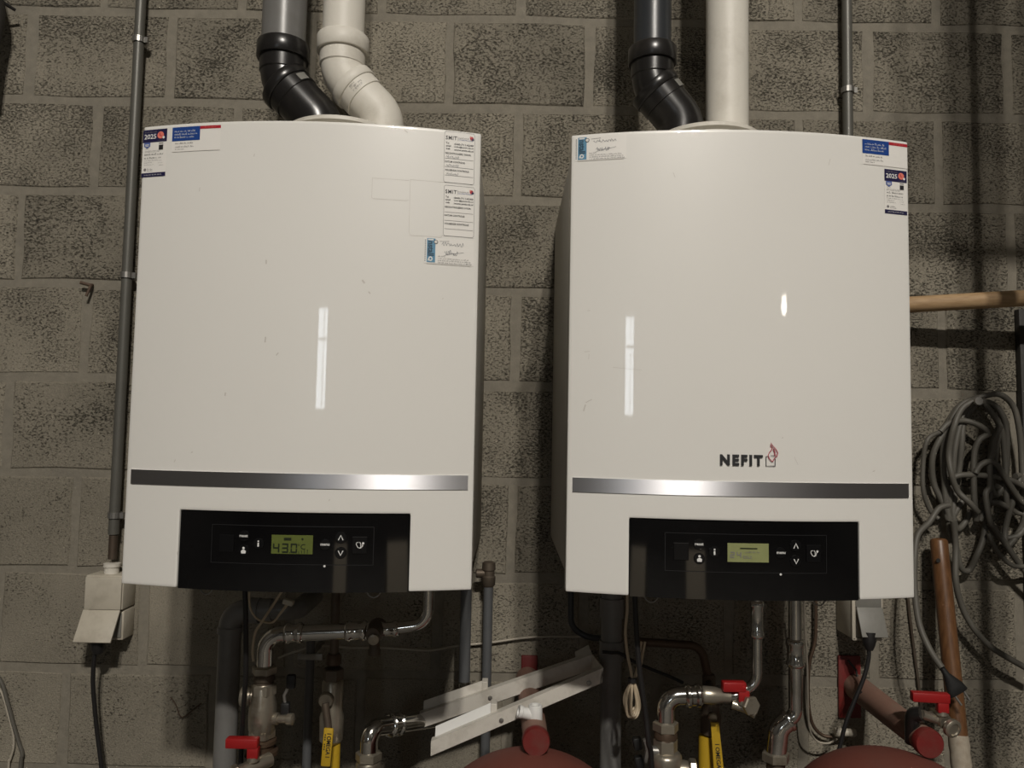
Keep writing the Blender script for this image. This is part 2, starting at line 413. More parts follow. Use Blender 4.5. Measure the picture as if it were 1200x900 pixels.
# blocks: 0.303 x 0.2 m bond, a few shapes shared by all of them
BW, BH, X0B, Z0B = .30297, .2, -1.0517, .9005
def block_mesh(seed):
    rr = random.Random(seed); bm = BM(); hw, hh, e = BW/2-.0075, BH/2-.0072, .0045
    J = lambda a: rr.uniform(-a, a)
    back = [bm.verts.new((sx*hw, .012, sz*hh)) for sx, sz in ((-1, -1), (1, -1), (1, 1), (-1, 1))]
    ring, front = [], []
    for (sx, sz), (nx, nz) in zip(((-1, -1), (1, -1), (1, 1), (-1, 1)), ((1, -1), (1, 1), (-1, 1), (-1, -1))):
        for t in (0, .35, .7):      # three points along each edge, so that edges wander
            x = sx + (nx-sx)*t; z = sz + (nz-sz)*t
            jx, jz = J(.0022), J(.0022)
            ring.append(bm.verts.new((x*hw+jx, .0045, z*hh+jz)))
            front.append(bm.verts.new((x*(hw-e)+jx+J(.0012), J(.0008), z*(hh-e)+jz+J(.0012))))
    n = 12
    for i in range(n): bm.faces.new((ring[i], ring[(i+1) % n], front[(i+1) % n], front[i]))
    bm.faces.new(front)
    for k in range(4):
        seg = [ring[(3*k+j) % n] for j in range(4)]
        bm.faces.new([back[k], back[(k+1) % 4]] + seg[::-1])
    bmesh.ops.recalc_face_normals(bm, faces=bm.faces)
    me = bpy.data.meshes.new('block'); bm.to_mesh(me); bm.free(); me.materials.append(M['block']); return me
bmeshes = [block_mesh(s) for s in range(10)]
wl0 = WL[wall.name]; rb = random.Random(3)
for k in range(-3, 11):
    zc = CAM_H + Z0B - BH*(k+.5); odd = (k % 2 != 0)
    for j in range(-5, 13):
        xc = X0B + BW*(j + (.5 if not odd else 0))
        if abs(xc) > 2.45: continue
        o = bpy.data.objects.new('block', bmeshes[rb.randrange(10)]); C.objects.link(o); o.parent = wall
        o.location = Vector((xc+rb.uniform(-.0015, .0015), rb.uniform(-.0012, .0008), zc+rb.uniform(-.001, .001))) - wl0

# ------------------------------------------------------------------ hall lamps
def hall_lamp(pos, watts, label, r=.11):
    t = thing('hall_lamp', label, 'lamp', pos)
    b = BM(); lathe(b, [(.02, .10), (.05, .15), (.10, .16), (.16, .13), (.26, .10), (.30, .05)], pos, (0, 0, 1), 28); obj('housing', b, M['lampmetal'], t)
    b = BM(); lathe(b, [(0.30, .012), (HZ-pos[2], .012)], pos, (0, 0, 1), 8); obj('suspension_rod', b, M['lampmetal'], t)
    b = BM(); bmesh.ops.create_uvsphere(b, u_segments=20, v_segments=12, radius=.09); bmesh.ops.translate(b, verts=b.verts, vec=Vector(pos)+Vector((0, 0, .0)))
    g = obj('diffuser', b, M['lampglow'], t)
    l = bpy.data.lights.new('lamp_light', 'POINT'); l.energy = watts; l.shadow_soft_size = r; l.color = (1.0, .94, .855)
    lo = bpy.data.objects.new('lamp_light', l); C.objects.link(lo); lo.parent = t; lo.location = (0, 0, -.12)
    return t
hall_lamp(LAMP_POS, LAMP_W, 'left one of two round hall lamps hanging close together behind the photographer', .08)
hall_lamp(LAMPB_POS, LAMP_W, 'right one of two round hall lamps hanging close together behind the photographer', .08)
hall_lamp(LAMP2_POS, LAMP2_W, 'small far hall lamp hanging low near the right end wall')

M['card'] = mat('pale plywood', (.62, .55, .44), .8, var=.05, scale=5)
def reflection_board(x0, x1, y, lean, h, label):  # unseen boards, added and tilted to catch lamp light for the panels' reflections
    """two leaves standing as an A, seen only as a reflection in the black panels"""
    t = thing('reflection_board', label, 'board', ((x0+x1)/2, y, 0))
    for s_, nm in ((1, 'front_leaf'), (-1, 'rear_leaf')):
        b = BM(); q = [(x0, y+s_*lean, .001), (x1, y+s_*lean, .001), (x1, y+s_*.012, h), (x0, y+s_*.012, h)]
        A = [b.verts.new(v) for v in q]; B_ = [b.verts.new((v[0], v[1]-s_*.012, v[2])) for v in q]
        for i in range(4): b.faces.new((A[i], A[(i+1) % 4], B_[(i+1) % 4], B_[i]))
        b.faces.new(A); b.faces.new(B_); obj(nm, b, M['card'], t, smooth=False)
reflection_board(.42, .78, -4.75, .36, .74, 'wide pale folding board added out of view behind the photographer for its reflection')
reflection_board(-.60, -.36, -4.75, .36, .74, 'narrow pale folding board added out of view behind the photographer for its reflection')

# ------------------------------------------------------------------ the two wall boilers
BWID, BHT, YC, BOW = .502, .6705, -.50, .035
ZB = CAM_H - .2245
BX = {1: -.3009, 2: .3360}
CP_U, CP_V = .1630, .1085          # half width and height of the control panel notch
def yb(u): return YC - BOW*(1-(2*u/BWID)**2)
def fmap(cx): return lambda u, v, off: Vector((cx+u, yb(u)-off, ZB+v))
def uv(px, py, cx):
    Y = YC
    for _ in range(6):
        p = at(px, py, Y); Y = yb(max(-.25, min(.25, p.x-cx)))
    return p.x-cx, p.z-ZB
fm1, fm2 = fmap(BX[1]), fmap(BX[2])

boiler = thing('wall_boiler', 'white wall boiler on the left, its display reading 43.0', 'boiler', (BX[1], -.25, ZB))
# casing
b = BM(); hw = BWID/2-.005
box(b, (BX[1]-hw, -.47, ZB+.012), (BX[1]+hw, -.002, ZB+BHT-.004), .004)
obj('casing', b, M['side'], boiler, label='grey side casing')
# front panel with the notch for the controls
b = BM()
us = sorted([-BWID/2 + BWID*i/36 for i in range(37) if abs(abs(-BWID/2 + BWID*i/36)-CP_U) > .008] + [s_*(a_) for s_ in (-1, 1) for a_ in (CP_U, CP_U+.005, CP_U-.005, BWID/2-.005)])
vs_ = [0, .005, CP_V-.005, CP_V, CP_V+.005, .2, .35, .5, BHT-.005, BHT]
def in_notch(u0, u1, v1): return u0 >= -CP_U-1e-6 and u1 <= CP_U+1e-6 and v1 <= CP_V+1e-6
TH = .026
fv, bv = {}, {}
def gv(d, u, v, off):
    k = (round(u, 6), round(v, 6))
    if k not in d: d[k] = b.verts.new(fm1(u, v, off))
    return d[k]
edges = {}
for i in range(len(us)-1):
    for j in range(len(vs_)-1):
        u0, u1, v0, v1 = us[i], us[i+1], vs_[j], vs_[j+1]
        if in_notch(u0, u1, v1): continue
        q = [(u0, v0), (u1, v0), (u1, v1), (u0, v1)]
        b.faces.new([gv(fv, *p, 0) for p in q]); b.faces.new([gv(bv, *p, -TH) for p in q][::-1])
        for a, c in zip(q, q[1:]+q[:1]): edges[(a, c)] = 1
for a, c in edges:
    if (c, a) not in edges: b.faces.new([gv(fv, *a, 0), gv(fv, *c, 0), gv(bv, *c, -TH), gv(bv, *a, -TH)])
bmesh.ops.recalc_face_normals(b, faces=b.faces)
es = [e for e in b.edges if len(e.link_faces) == 2 and e.calc_face_angle(0) > .6]
bmesh.ops.bevel(b, geom=es, offset=.0022, segments=2, profile=.5, affect='EDGES')
obj('front_panel', b, M['panel'], boiler, label='bowed glossy white front panel', ang=35)
# black strip standing in for the shade in the gap between panel and casing
b = BM(); box(b, (BX[1]-hw+.004, -.476, ZB+.014), (BX[1]+hw-.004, -.468, ZB+BHT-.006)); obj('shadow_gap', b, M['blackmatt'], boiler, smooth=False)
# brushed strip
v_s0 = .5*(uv(350, 574, BX[1])[1]+uv(868, 580, BX[2])[1]); v_s1 = .5*(uv(350, 557, BX[1])[1]+uv(868, 562.5, BX[2])[1])
b = BM(); patch(b, fm1, -.243, .243, v_s0, v_s1, .0016, 0, 40); patch(b, fm1, -.243, .243, v_s0, v_s0+.0001, .0005, 0, 40)
SU = .243
n = 40
for vv in (v_s0, v_s1):
    for i in range(n):
        u0 = -SU+2*SU*i/n; u1 = -SU+2*SU*(i+1)/n
        b.faces.new([b.verts.new(fm1(*q)) for q in ((u0, vv, 0), (u1, vv, 0), (u1, vv, .0016), (u0, vv, .0016))])
obj('trim_strip', b, M['brushed'], boiler, label='brushed aluminium trim strip')
# control panel
b = BM(); n = 30; OFF = -.0015; g = CP_U-.0012
cols = []
for i in range(n+1):
    u = -g+2*g*i/n
    cols.append([b.verts.new(fm1(u, v, o)) for v, o in ((-.001, OFF), (CP_V-.0012, OFF), (CP_V-.0012, -.02), (-.001, -.02))])
for a, c in zip(cols, cols[1:]):
    for k in range(4): b.faces.new((a[k], c[k], c[(k+1) % 4], a[(k+1) % 4]))
b.faces.new(cols[0]); b.faces.new(cols[-1])
cpanel = obj('control_panel', b, M['black'], boiler, label='gloss black control panel')
def el(lx, ly, rx, ry):
    a = uv(lx, ly, BX[1]); c = uv(rx, ry, BX[2]); return .5*(a[0]+c[0]), .5*(a[1]+c[1])
# thin bezel frame
u0, v1 = el(251, 617, 786, 621); u1, v0 = el(434, 664, 969, 671)
u0 = -.114; u1 = .114
b = BM(); t_ = .0009
for q in ((u0, u1, v1-t_, v1), (u0, u1, v0, v0+t_), (u0, u0+t_, v0, v1), (u1-t_, u1, v0, v1)): patch(b, fm1, *q, OFF+.0006, 0)
obj('bezel', b, M['bezel'], cpanel)
def button(name, cu, cv, r, icon, square=False):
    b = BM(); seg = 4 if square else 24
    rings = []
    for rr, o in ((r, OFF), (r, OFF+.0010), (r*.93, OFF+.0016)):
        if square: pts = [(cu-rr, cv-rr*1.15), (cu+rr, cv-rr*1.15), (cu+rr, cv+rr*1.15), (cu-rr, cv+rr*1.15)]
        else: pts = [(cu+rr*math.cos(2*PI*k/seg), cv+rr*math.sin(2*PI*k/seg)) for k in range(seg)]
        rings.append([b.verts.new(fm1(p[0], p[1], o)) for p in pts])
    for a, c in zip(rings, rings[1:]):
        for k in range(seg): b.faces.new((a[k], a[(k+1) % seg], c[(k+1) % seg], c[k]))
    b.faces.new(rings[-1])
    bmesh.ops.recalc_face_normals(b, faces=b.faces)
    if icon: icon(b, cu, cv, OFF+.0021)
    return obj(name, b, [M['buttonblack'], M['white']], cpanel, ang=30)
def ic_word(s, wd): return lambda b, u, v, o: text(b, s, fm1, u, v-.0012, wid=wd, off=o, mi=1, bold=.022, align='c')
def ic_i(b, u, v, o): patch(b, fm1, u-.0011, u+.0011, v-.004, v+.0015, o, 1, 1); patch(b, fm1, u-.0011, u+.0011, v+.0025, v+.0045, o, 1, 1)
def ic_arrow(s):
    def f(b, u, v, o): stroke(b, fm1, [(u-.0032, v-.0033*s), (u, v+.0033*s), (u+.0032, v-.0033*s)], .0014, o, 1)
    return f
def ic_service(b, u, v, o):
    disc(b, fm1, u, v+.0035, .0018, o, 1, 10); poly(b, fm1, [(u-.003, v-.004), (u+.003, v-.004), (u+.0036, v-.0006), (u+.0012, v+.0012), (u-.0012, v+.0012), (u-.0036, v-.0006)], o, 1)
def ic_steth(b, u, v, o):
    stroke(b, fm1, [(u-.0015, v+.0042), (u-.0042, v+.0038), (u-.0045, v+.0015), (u-.0022, v-.0028), (u+.0002, v-.0036), (u+.0018, v-.002), (u+.0018, v+.0015), (u+.0008, v+.0040), (u-.0004, v+.0042)], .0009, o, 1)
    stroke(b, fm1, [(u-.0002, v-.0040), (u+.0026, v-.003), (u+.0042, v+.0018)], .0009, o, 1); disc(b, fm1, u+.0050, v+.0030, .0016, o, 1, 10)
button('reset_button', *el(285, 631.5, 820, 635), .0078, ic_word('reset', .0118))
button('service_button', *el(285, 648, 820, 652), .0078, ic_service)
button('info_button', *el(302, 640, 838, 644), .0078, ic_i)
button('menu_button', *el(380, 640.5, 916, 646), .0078, ic_word('menu', .0125))
button('up_button', *el(399, 632, 933, 638), .0082, ic_arrow(1))
button('down_button', *el(399, 649.5, 933, 656.5), .0082, ic_arrow(-1))
button('diagnosis_key', *el(421, 640, 954, 648), .0105, ic_steth, True)
button('cover_flap', *el(264.5, 639, 799, 644), .0105, None, True)
cu, cv = el(378, 668, 917, 669)
b = BM(); disc(b, fm1, cu, cv, .0016, OFF+.0006, 0, 12); obj('status_light', b, M['white'], cpanel)
# display (glass plus segments): the left one and the right one differ
u0, v1 = el(317.5, 629, 853.5, 634); u1, v0 = el(366, 652, 901, 657)
def display_bm(fm):
    b = BM(); patch(b, fm, u0, u1, v0, v1, OFF+.0008, 0, 8); return b
def seg7(b, fm, ch, u, v, wd, h, off, mi):
    t = wd*.22; S7 = {'0': 'abcdef', '3': 'abgcd', '4': 'fgbc', '2': 'abged', '1': 'bc', '6': 'afgedc'}[ch]; m = v+h/2
    for s in S7:
        q = {'a': (u+t*.3, u+wd-t*.3, v+h-t, v+h), 'd': (u+t*.3, u+wd-t*.3, v, v+t), 'g': (u+t*.3, u+wd-t*.3, m-t/2, m+t/2),
             'b': (u+wd-t, u+wd, m+t*.3, v+h-t*.3), 'c': (u+wd-t, u+wd, v+t*.3, m-t*.3), 'e': (u, u+t, v+t*.3, m-t*.3), 'f': (u, u+t, m+t*.3, v+h-t*.3)}[s]
        patch(b, fm, *q, off, mi, 1)
b = display_bm(fm1); W_ = u1-u0; H_ = v1-v0; o = OFF+.0014
for i, ch in enumerate('430'): seg7(b, fm1, ch, u0+W_*(.04+.215*i), v0+H_*.06, W_*.16, H_*.50, o, 1)
disc(b, fm1, u0+W_*.455, v0+H_*.08, .0007, o, 1, 8)
text(b, '°C', fm1, u0+W_*.64, v0+H_*.25, h=H_*.30, off=o, mi=1)
patch(b, fm1, u0+W_*.30, u0+W_*.48, v0+H_*.72, v0+H_*.86, o, 1, 1); disc(b, fm1, u0+W_*.75, v0+H_*.8, .0015, o, 1, 8)
for i in range(4): patch(b, fm1, u0+W_*(.66+.07*i), u0+W_*(.675+.07*i), v0+H_*.05, v0+H_*(.16+.03*i), o, 1, 1)
disp1 = obj('display', b, [M['lcd'], M['lcdink']], cpanel, label='green lit display reading 43.0')
# wire loops under the control panel
for su in (-1, 1):
    lu = -.128 if su < 0 else .112
    p = [fm1(lu+.012*math.cos(a), .006-.0185*math.sin(a)*1.0, -.024) for a in [PI*k/10 for k in range(11)]]
    b = BM(); tube(b, p, .0010, 6); obj('wire_loop', b, M['zinc'], boiler)

# second boiler: a copy of the thing with its parts, and its own label
boiler2 = copy_tree(boiler)
boiler2.location = (BX[2], -.25, ZB); WL[boiler2.name] = Vector((BX[2], -.25, ZB))
boiler2['label'] = 'white wall boiler on the right with the black NEFIT lettering and red flame'
boiler['group'] = boiler2['group'] = 'pair of white wall boilers'
def fix(o):
    for ch in o.children: WL[ch.name] = Vector((BX[2], -.25, ZB)); fix(ch)
fix(boiler2)
cp2 = [c for c in boiler2.children if c.name.startswith('control_panel')][0]
old = [c for c in cp2.children if c.name.startswith('display')][0]; bpy.data.objects.remove(old)
b = display_bm(fm2)
patch(b, fm2, u0+W_*.30, u0+W_*.72, v0+H_*.70, v0+H_*.76, o, 1, 4)
smallprint(b, fm2, u0+W_*.42, v0+H_*.5, W_*.36, H_*.1, o, 2, 5)
for i, ch in enumerate('24'): seg7(b, fm2, ch, u0+W_*(.06+.16*i), v0+H_*.22, W_*.11, H_*.32, o, 2)
smallprint(b, fm2, u0+W_*.38, v0+H_*.2, W_*.2, H_*.2, o, 2, 9)
obj('display', b, [M['lcd2'], M['lcdink'], M['greyink']], cp2, label='pale green display')

# stickers
MS = [M['paper'], M['navy'], M['blue'], M['redprint'], M['salmon'], M['shield'], M['ink'], M['greyink'], M['white'], M['cyan'], M['cyandark'], M['pen'], M['residue']]
PAP, NAV, BLU, RED, SAL, SHD, INK, GRY, WHT, CYA, CYD, PEN, RES = range(13)
def rect_uv(x0, y0, x1, y1, cx):
    a = uv(x0, (y0+y1)/2, cx)[0]; c = uv(x1, (y0+y1)/2, cx)[0]; xm = (x0+x1)/2
    return a, c, uv(xm, y1, cx)[1], uv(xm, y0, cx)[1]
def year_sticker(fm, cx, r, boiler, seed, label):
    a, c, d, e = rect_uv(*r, cx); W, H = c-a, e-d; b = BM()
    Q = lambda s, t: (a+W*s, d+H*t)
    patch(b, fm, a, c, d, e, .0004, PAP)
    patch(b, fm, a, c, d+H*.73, e, .0007, NAV); patch(b, fm, a, c, d, d+H*.085, .0007, NAV)
    smallprint(b, fm, a+W*.08, d+H*.935, W*.48, H*.028, .001, GRY, seed); text(b, '2025', fm, a+W*.06, d+H*.80, wid=W*.50, h=H*.105, off=.001, mi=WHT, bold=.02)
    disc(b, fm, a+W*.74, d+H*.87, W*.135, .001, SAL); disc(b, fm, a+W*.87, d+H*.815, W*.05, .0012, WHT, 10)
    stroke(b, fm, [Q(.70, .92), Q(.72, .86), Q(.79, .85)], W*.025, .0012, RED)
    smallprint(b, fm, a+W*.62, d+H*.75, W*.33, H*.018, .001, GRY, seed+1); smallprint(b, fm, a+W*.12, d+H*.03, W*.72, H*.025, .001, WHT, seed+2)
    poly(b, fm, [Q(.06, .73), Q(.32, .73), Q(.32, .65), Q(.19, .60), Q(.06, .65)], .0009, SHD); stroke(b, fm, [Q(.11, .68), Q(.27, .68)], W*.03, .0011, WHT); stroke(b, fm, [Q(.12, .65), Q(.26, .65)], W*.02, .0011, WHT)
    patch(b, fm, *(a+W*.68, a+W*.86), d+H*.56, d+H*.665, .0007, INK); patch(b, fm, a+W*.68, a+W*.86, d+H*.69, d+H*.705, .0007, INK)
    smallprint(b, fm, a+W*.10, d+H*.585, W*.2, H*.014, .0007, GRY, seed+3)
    for i, (t, wv) in enumerate(((.545, .66), (.52, .6), (.34, .55), (.295, .32), (.25, .40))): smallprint(b, fm, a+W*.09, d+H*t, W*wv, H*.018, .0007, GRY, seed+4+i)
    smallprint(b, fm, a+W*.09, d+H*.46, W*.80, H*.036, .0007, INK, seed+11); smallprint(b, fm, a+W*.09, d+H*.385, W*.70, H*.036, .0007, INK, seed+12)
    for i in range(3): smallprint(b, fm, a+W*(.64+.03*i), d+H*(.33-.05*i), W*.2, H*.015, .0007, GRY, seed+20+i)
    disc(b, fm, a+W*.14, d+H*.155, W*.055, .0007, GRY, 12); smallprint(b, fm, a+W*.24, d+H*.15, W*.2, H*.03, .0007, GRY, seed+15); smallprint(b, fm, a+W*.24, d+H*.12, W*.25, H*.022, .0007, GRY, seed+16)
    obj('sticker', b, MS, boiler, label=label, smooth=False)
def blue_sticker(fm, cx, r, boiler, seed, label):
    a, c, d, e = rect_uv(*r, cx); W, H = c-a, e-d; b = BM()
    patch(b, fm, a, c, d, e, .0004, PAP)
    patch(b, fm, a, a+W*.58, d+H*.44, e, .0007, BLU); patch(b, fm, a+W*.58, c, d+H*.88, e, .0007, RED)
    for i, (t, wv) in enumerate(((.80, .42), (.68, .46), (.56, .40))): smallprint(b, fm, a+W*.05, d+H*t, W*wv, H*.07, .001, WHT, seed+i)
    smallprint(b, fm, a+W*.68, d+H*.92, W*.22, H*.04, .001, SAL, seed+5)
    smallprint(b, fm, a+W*.07, d+H*.32, W*.36, H*.06, .0007, INK, seed+6); smallprint(b, fm, a+W*.07, d+H*.18, W*.38, H*.06, .0007, GRY, seed+7); smallprint(b, fm, a+W*.07, d+H*.09, W*.19, H*.055, .0007, GRY, seed+8)
    patch(b, fm, a+W*.02, c, d, d+H*.015, .0006, RES)
    obj('sticker', b, MS, boiler, label=label, smooth=False)
def smit_sticker(fm, cx, r, boiler, seed, filled, label):
    a, c, d, e = rect_uv(*r, cx); W, H = c-a, e-d; b = BM()
    patch(b, fm, a, c, d, e, .0004, PAP)
    Q = lambda s, t: (a+W*s, d+H*t)
    stroke(b, fm, [Q(.04, .0), Q(.0, .03), Q(0, .97), Q(.04, 1), Q(.96, 1), Q(1, .97), Q(1, .03), Q(.96, 0), Q(.04, 0)], .0005, .0007, GRY)
    text(b, 'SMIT', fm, a+W*.04, d+H*.84, wid=W*.37, h=H*.075, off=.0008, mi=INK, bold=.018, space=1.15)
    patch(b, fm, a+W*.435, a+W*.445, d+H*.83, d+H*.92, .0007, GRY, 1)
    text(b, 'installatie &', fm, a+W*.46, d+H*.878, wid=W*.34, off=.0008, mi=GRY); text(b, 'onderhoud', fm, a+W*.46, d+H*.845, wid=W*.46, h=H*.026, off=.0008, mi=BLU)
    disc(b, fm, a+W*.90, d+H*.905, W*.062, .0009, RED); disc(b, fm, a+W*.94, d+H*.885, W*.04, .001, NAV, 10); disc(b, fm, a+W*.86, d+H*.93, W*.028, .001, SAL, 10)
    for i, (k, v_) in enumerate((('Tel', ':040-7114240'), ('email', ':info@smit-nb.nl'), ('web', ':www.smit-nb.nl'))):
        text(b, k, fm, a+W*.05, d+H*(.755-.055*i), h=H*.034, off=.0008, mi=INK, bold=.02); text(b, v_, fm, a+W*.32, d+H*(.745-.055*i), wid=W*.64, h=H*.036, off=.0008, mi=INK, bold=.02)
    for i, (s, wv) in enumerate((('GECONTROLEERD DOOR:', .86), ('DATUM CONTROLE:', .66), ('VOLGENDE CONTROLE:', .80))):
        t = .555-.165*i
        text(b, s, fm, a+W*.03, d+H*t, wid=W*wv, h=H*.034, off=.0008, mi=INK, bold=.02)
        patch(b, fm, a+W*.03, a+W*.97, d+H*(t-.09), d+H*(t-.083), .0007, GRY)
        if filled: scrawl(b, fm, a+W*.07, d+H*(t-.075), W*.42, H*.055, .0008, PEN, seed+i, .00045)
    obj('sticker', b, MS, boiler, label=label, smooth=False)
def instal_sticker(fm, cx, r, boiler, seed, label):
    a, c, d, e = rect_uv(*r, cx); W, H = c-a, e-d; b = BM(); Q = lambda s, t: (a+W*s, d+H*t)
    patch(b, fm, a, c, d, e, .0004, PAP)
    patch(b, fm, a+W*.055, a+W*.225, d+H*.04, d+H*.97, .0007, CYA)
    smallprint_v = [a+W*.012, d+H*.05]
    for i in range(12): patch(b, fm, a+W*.012, a+W*.032, d+H*(.08+.072*i), d+H*(.115+.072*i), .0007, CYD, 1)
    text(b, 'I', fm, a+W*.075, d+H*.945, h=W*.11, wid=H*.05, off=.001, mi=WHT, bold=.03, turn=True)
    text(b, 'nstall', fm, a+W*.075, d+H*.86, h=W*.125, wid=H*.57, off=.001, mi=CYD, bold=.03, turn=True)
    text(b, 'Q', fm, a+W*.075, d+H*.27, h=W*.10, wid=H*.19, off=.001, mi=WHT, bold=.05, turn=True)
    disc(b, fm, a+W*.235, d+H*.84, W*.042, .0009, INK, 16); disc(b, fm, a+W*.235, d+H*.84, W*.030, .0011, PAP, 16); disc(b, fm, a+W*.235, d+H*.84, W*.010, .0013, RES, 10)
    scrawl(b, fm, a+W*.36, d+H*.72, W*.44, H*.17, .0008, PEN, seed, .0006); stroke(b, fm, [Q(.31, .88), Q(.50, .9)], .0005, .0008, PEN)
    scrawl(b, fm, a+W*.42, d+H*.36, W*.26, H*.20, .0008, PEN, seed+1, .0007); stroke(b, fm, [Q(.38, .30), Q(.5, .40), Q(.70, .46), Q(.8, .5)], .0005, .0008, PEN)
    for i, (s, t, wv) in enumerate(((.28, .27, .14), (.28, .19, .62), (.28, .11, .66), (.28, .03, .68))): smallprint(b, fm, a+W*s, d+H*t, W*wv, H*.045, .0007, GRY if i < 2 else INK, seed+2+i)
    patch(b, fm, a+W*.05, a+W*.95, d-H*.03, d-H*.015, .0005, RES)
    obj('sticker', b, MS, boiler, label=label, smooth=False)
year_sticker(fm1, BX[1], (167, 152, 195, 207), boiler, 31, 'narrow 2025 inspection sticker at the top left')
blue_sticker(fm1, BX[1], (202, 148, 258.5, 177), boiler, 41, 'wide blue and red headed sticker')
smit_sticker(fm1, BX[1], (520.5, 155.5, 556, 215), boiler, 51, True, 'upper SMIT service sticker with pencilled entries')
smit_sticker(fm1, BX[1], (520, 218.5, 555.7, 277.5), boiler, 61, False, 'lower SMIT service sticker left blank')
instal_sticker(fm1, BX[1], (497, 280, 555, 310), boiler, 71, 'signed InstallQ sticker below the service stickers')
instal_sticker(fm2, BX[2], (674, 159, 734, 187), boiler2, 81, 'signed InstallQ sticker at the top left')
blue_sticker(fm2, BX[2], (1010.5, 166, 1063, 195), boiler2, 91, 'wide blue and red headed sticker')
year_sticker(fm2, BX[2], (1036.5, 199.5, 1062.5, 251), boiler2, 101, 'narrow 2025 inspection sticker at the top right')
# outlines left by stickers taken off
b = BM()
for r in ((480, 212, 519.5, 277), (436, 210, 479, 234)):
    a, c, d, e = rect_uv(*r, BX[1]); Q = lambda s, t: (a+(c-a)*s, d+(e-d)*t)
    stroke(b, fm1, [Q(0, 1), Q(0, .05), Q(.05, 0), Q(.95, 0), Q(1, .05)], .0005, .0004, 0); stroke(b, fm1, [Q(0, 1), Q(1, 1)], .0004, .0004, 0)
obj('sticker_outline', b, [M['residue']], boiler, label='faint outlines of stickers taken off', smooth=False)
# scratches and specks of dirt on the fronts
def specks(fm, cx, boiler, pts):
    b = BM()
    for x, y, L_, ang, wd in pts:
        u, v = uv(x, y, cx); d = Vector((math.cos(ang), math.sin(ang)))*L_/2
        stroke(b, fm, [(u-d.x, v-d.y), (u+d.x*.2, v+d.y*.3), (u+d.x, v+d.y)], wd, .0003, 0)
    obj('scratches', b, [M['residue']], boiler, smooth=False, kind='stuff')
specks(fm1, BX[1], boiler, [(312, 307, .006, 1.6, .002), (426, 330, .006, -.9, .0025), (433, 343, .004, -.8, .0018), (311, 398, .008, 1.5, .002), (325, 415, .005, .9, .0015), (264, 462, .005, 1.5, .002), (234, 222, .006, 1.5, .001), (298, 182, .004, 1.4, .001),
       (425, 640, .003, 1, .001), (476, 154, .006, -.6, .001), (205, 540, .004, 1.2, .001), (225, 530, .003, .3, .0012), (208, 648, .004, 1.5, .001), (386, 586, .003, 1.2, .001), (519, 350, .002, 1.2, .001)])
specks(fm2, BX[2], boiler2, [(685, 478, .010, 1.3, .0018), (690, 470, .010, .5, .001), (688, 412, .008, .1, .0007), (690, 418, .008, 1.5, .0006), (735, 432, .04, -.1, .0004), (933, 540, .012, -1.1, .0005), (917, 513, .002, 1, .001), (1024, 552, .004, .3, .001), (690, 364, .004, .1, .0007), (790, 205, .008, -1.2, .0006), (972, 190, .01, 1.3, .0008)])
# maker's badge: raised letters, square outline and flame
a0, v0_ = uv(843.5, 545, BX[2]); a1, v1_ = uv(893.5, 534.5, BX[2])
b = BM(); text(b, 'NEFIT', fm2, a0, v0_, wid=a1-a0, h=.0152, off=.0022, mi=0, bold=.046, thick=.0022, space=1.3)
s0 = uv(897.5, 546, BX[2]); s1 = uv(908, 535, BX[2])
sq = [(s0[0]+.002, s1[1]), (s0[0], s1[1]), (s0[0], s0[1]), (s1[0], s0[1]), (s1[0], s1[1]-.003)]
stroke(b, fm2, sq, .0011, .0015, 0)
fu, fv_ = uv(904.5, 541, BX[2])
flm = [(0, 0), (-.004, .004), (-.0058, .009), (-.004, .013), (-.001, .016), (0, .019), (-.002, .022), (-.0018, .0265), (.001, .022), (.005, .018), (.0082, .0125), (.0070, .008), (.004, .006), (.001, .001), (0, 0)]
stroke(b, fm2, [(fu+x, fv_+y) for x, y in flm], .0012, .0018, 1)
stroke(b, fm2, [(fu+.0015, fv_+.018), (fu+.004, fv_+.013), (fu+.0035, fv_+.0085), (fu+.006, fv_+.010)], .0016, .0018, 1)
stroke(b, fm2, [(fu-.002, fv_+.0085), (fu+.003, fv_+.0085)], .0008, .0018, 0)
obj('maker_badge', b, [M['ink'], M['flame']], boiler2, label='raised black NEFIT lettering with a red flame outline', smooth=False)

# flue adapters on top of the boilers
def adapter(px0, px1, pytop, Yc, boiler, cx):
    a = at(px0, pytop, Yc); c = at(px1, pytop, Yc); r = (c.x-a.x)/2; x = (a.x+c.x)/2
    zt = at((px0+px1)/2, pytop, Yc-r).z; z0 = ZB+BHT-.006
    b = BM(); lathe(b, [(0, r*1.02), (.03, r*1.02), (.034, r*.93), (zt-z0-.012, r*.93), (zt-z0-.008, r), (zt-z0-.002, r), (zt-z0, r*.97)], (x, Yc, z0), (0, 0, 1), 48)
    obj('flue_adapter', b, M['whitepvc'], boiler, label='cream round flue adapter')
    return x, zt
ax1, az1 = adapter(338, 466, 133.5, -.235, boiler, BX[1])
ax2, az2 = adapter(767, 889, 140.5, -.235, boiler2, BX[2])

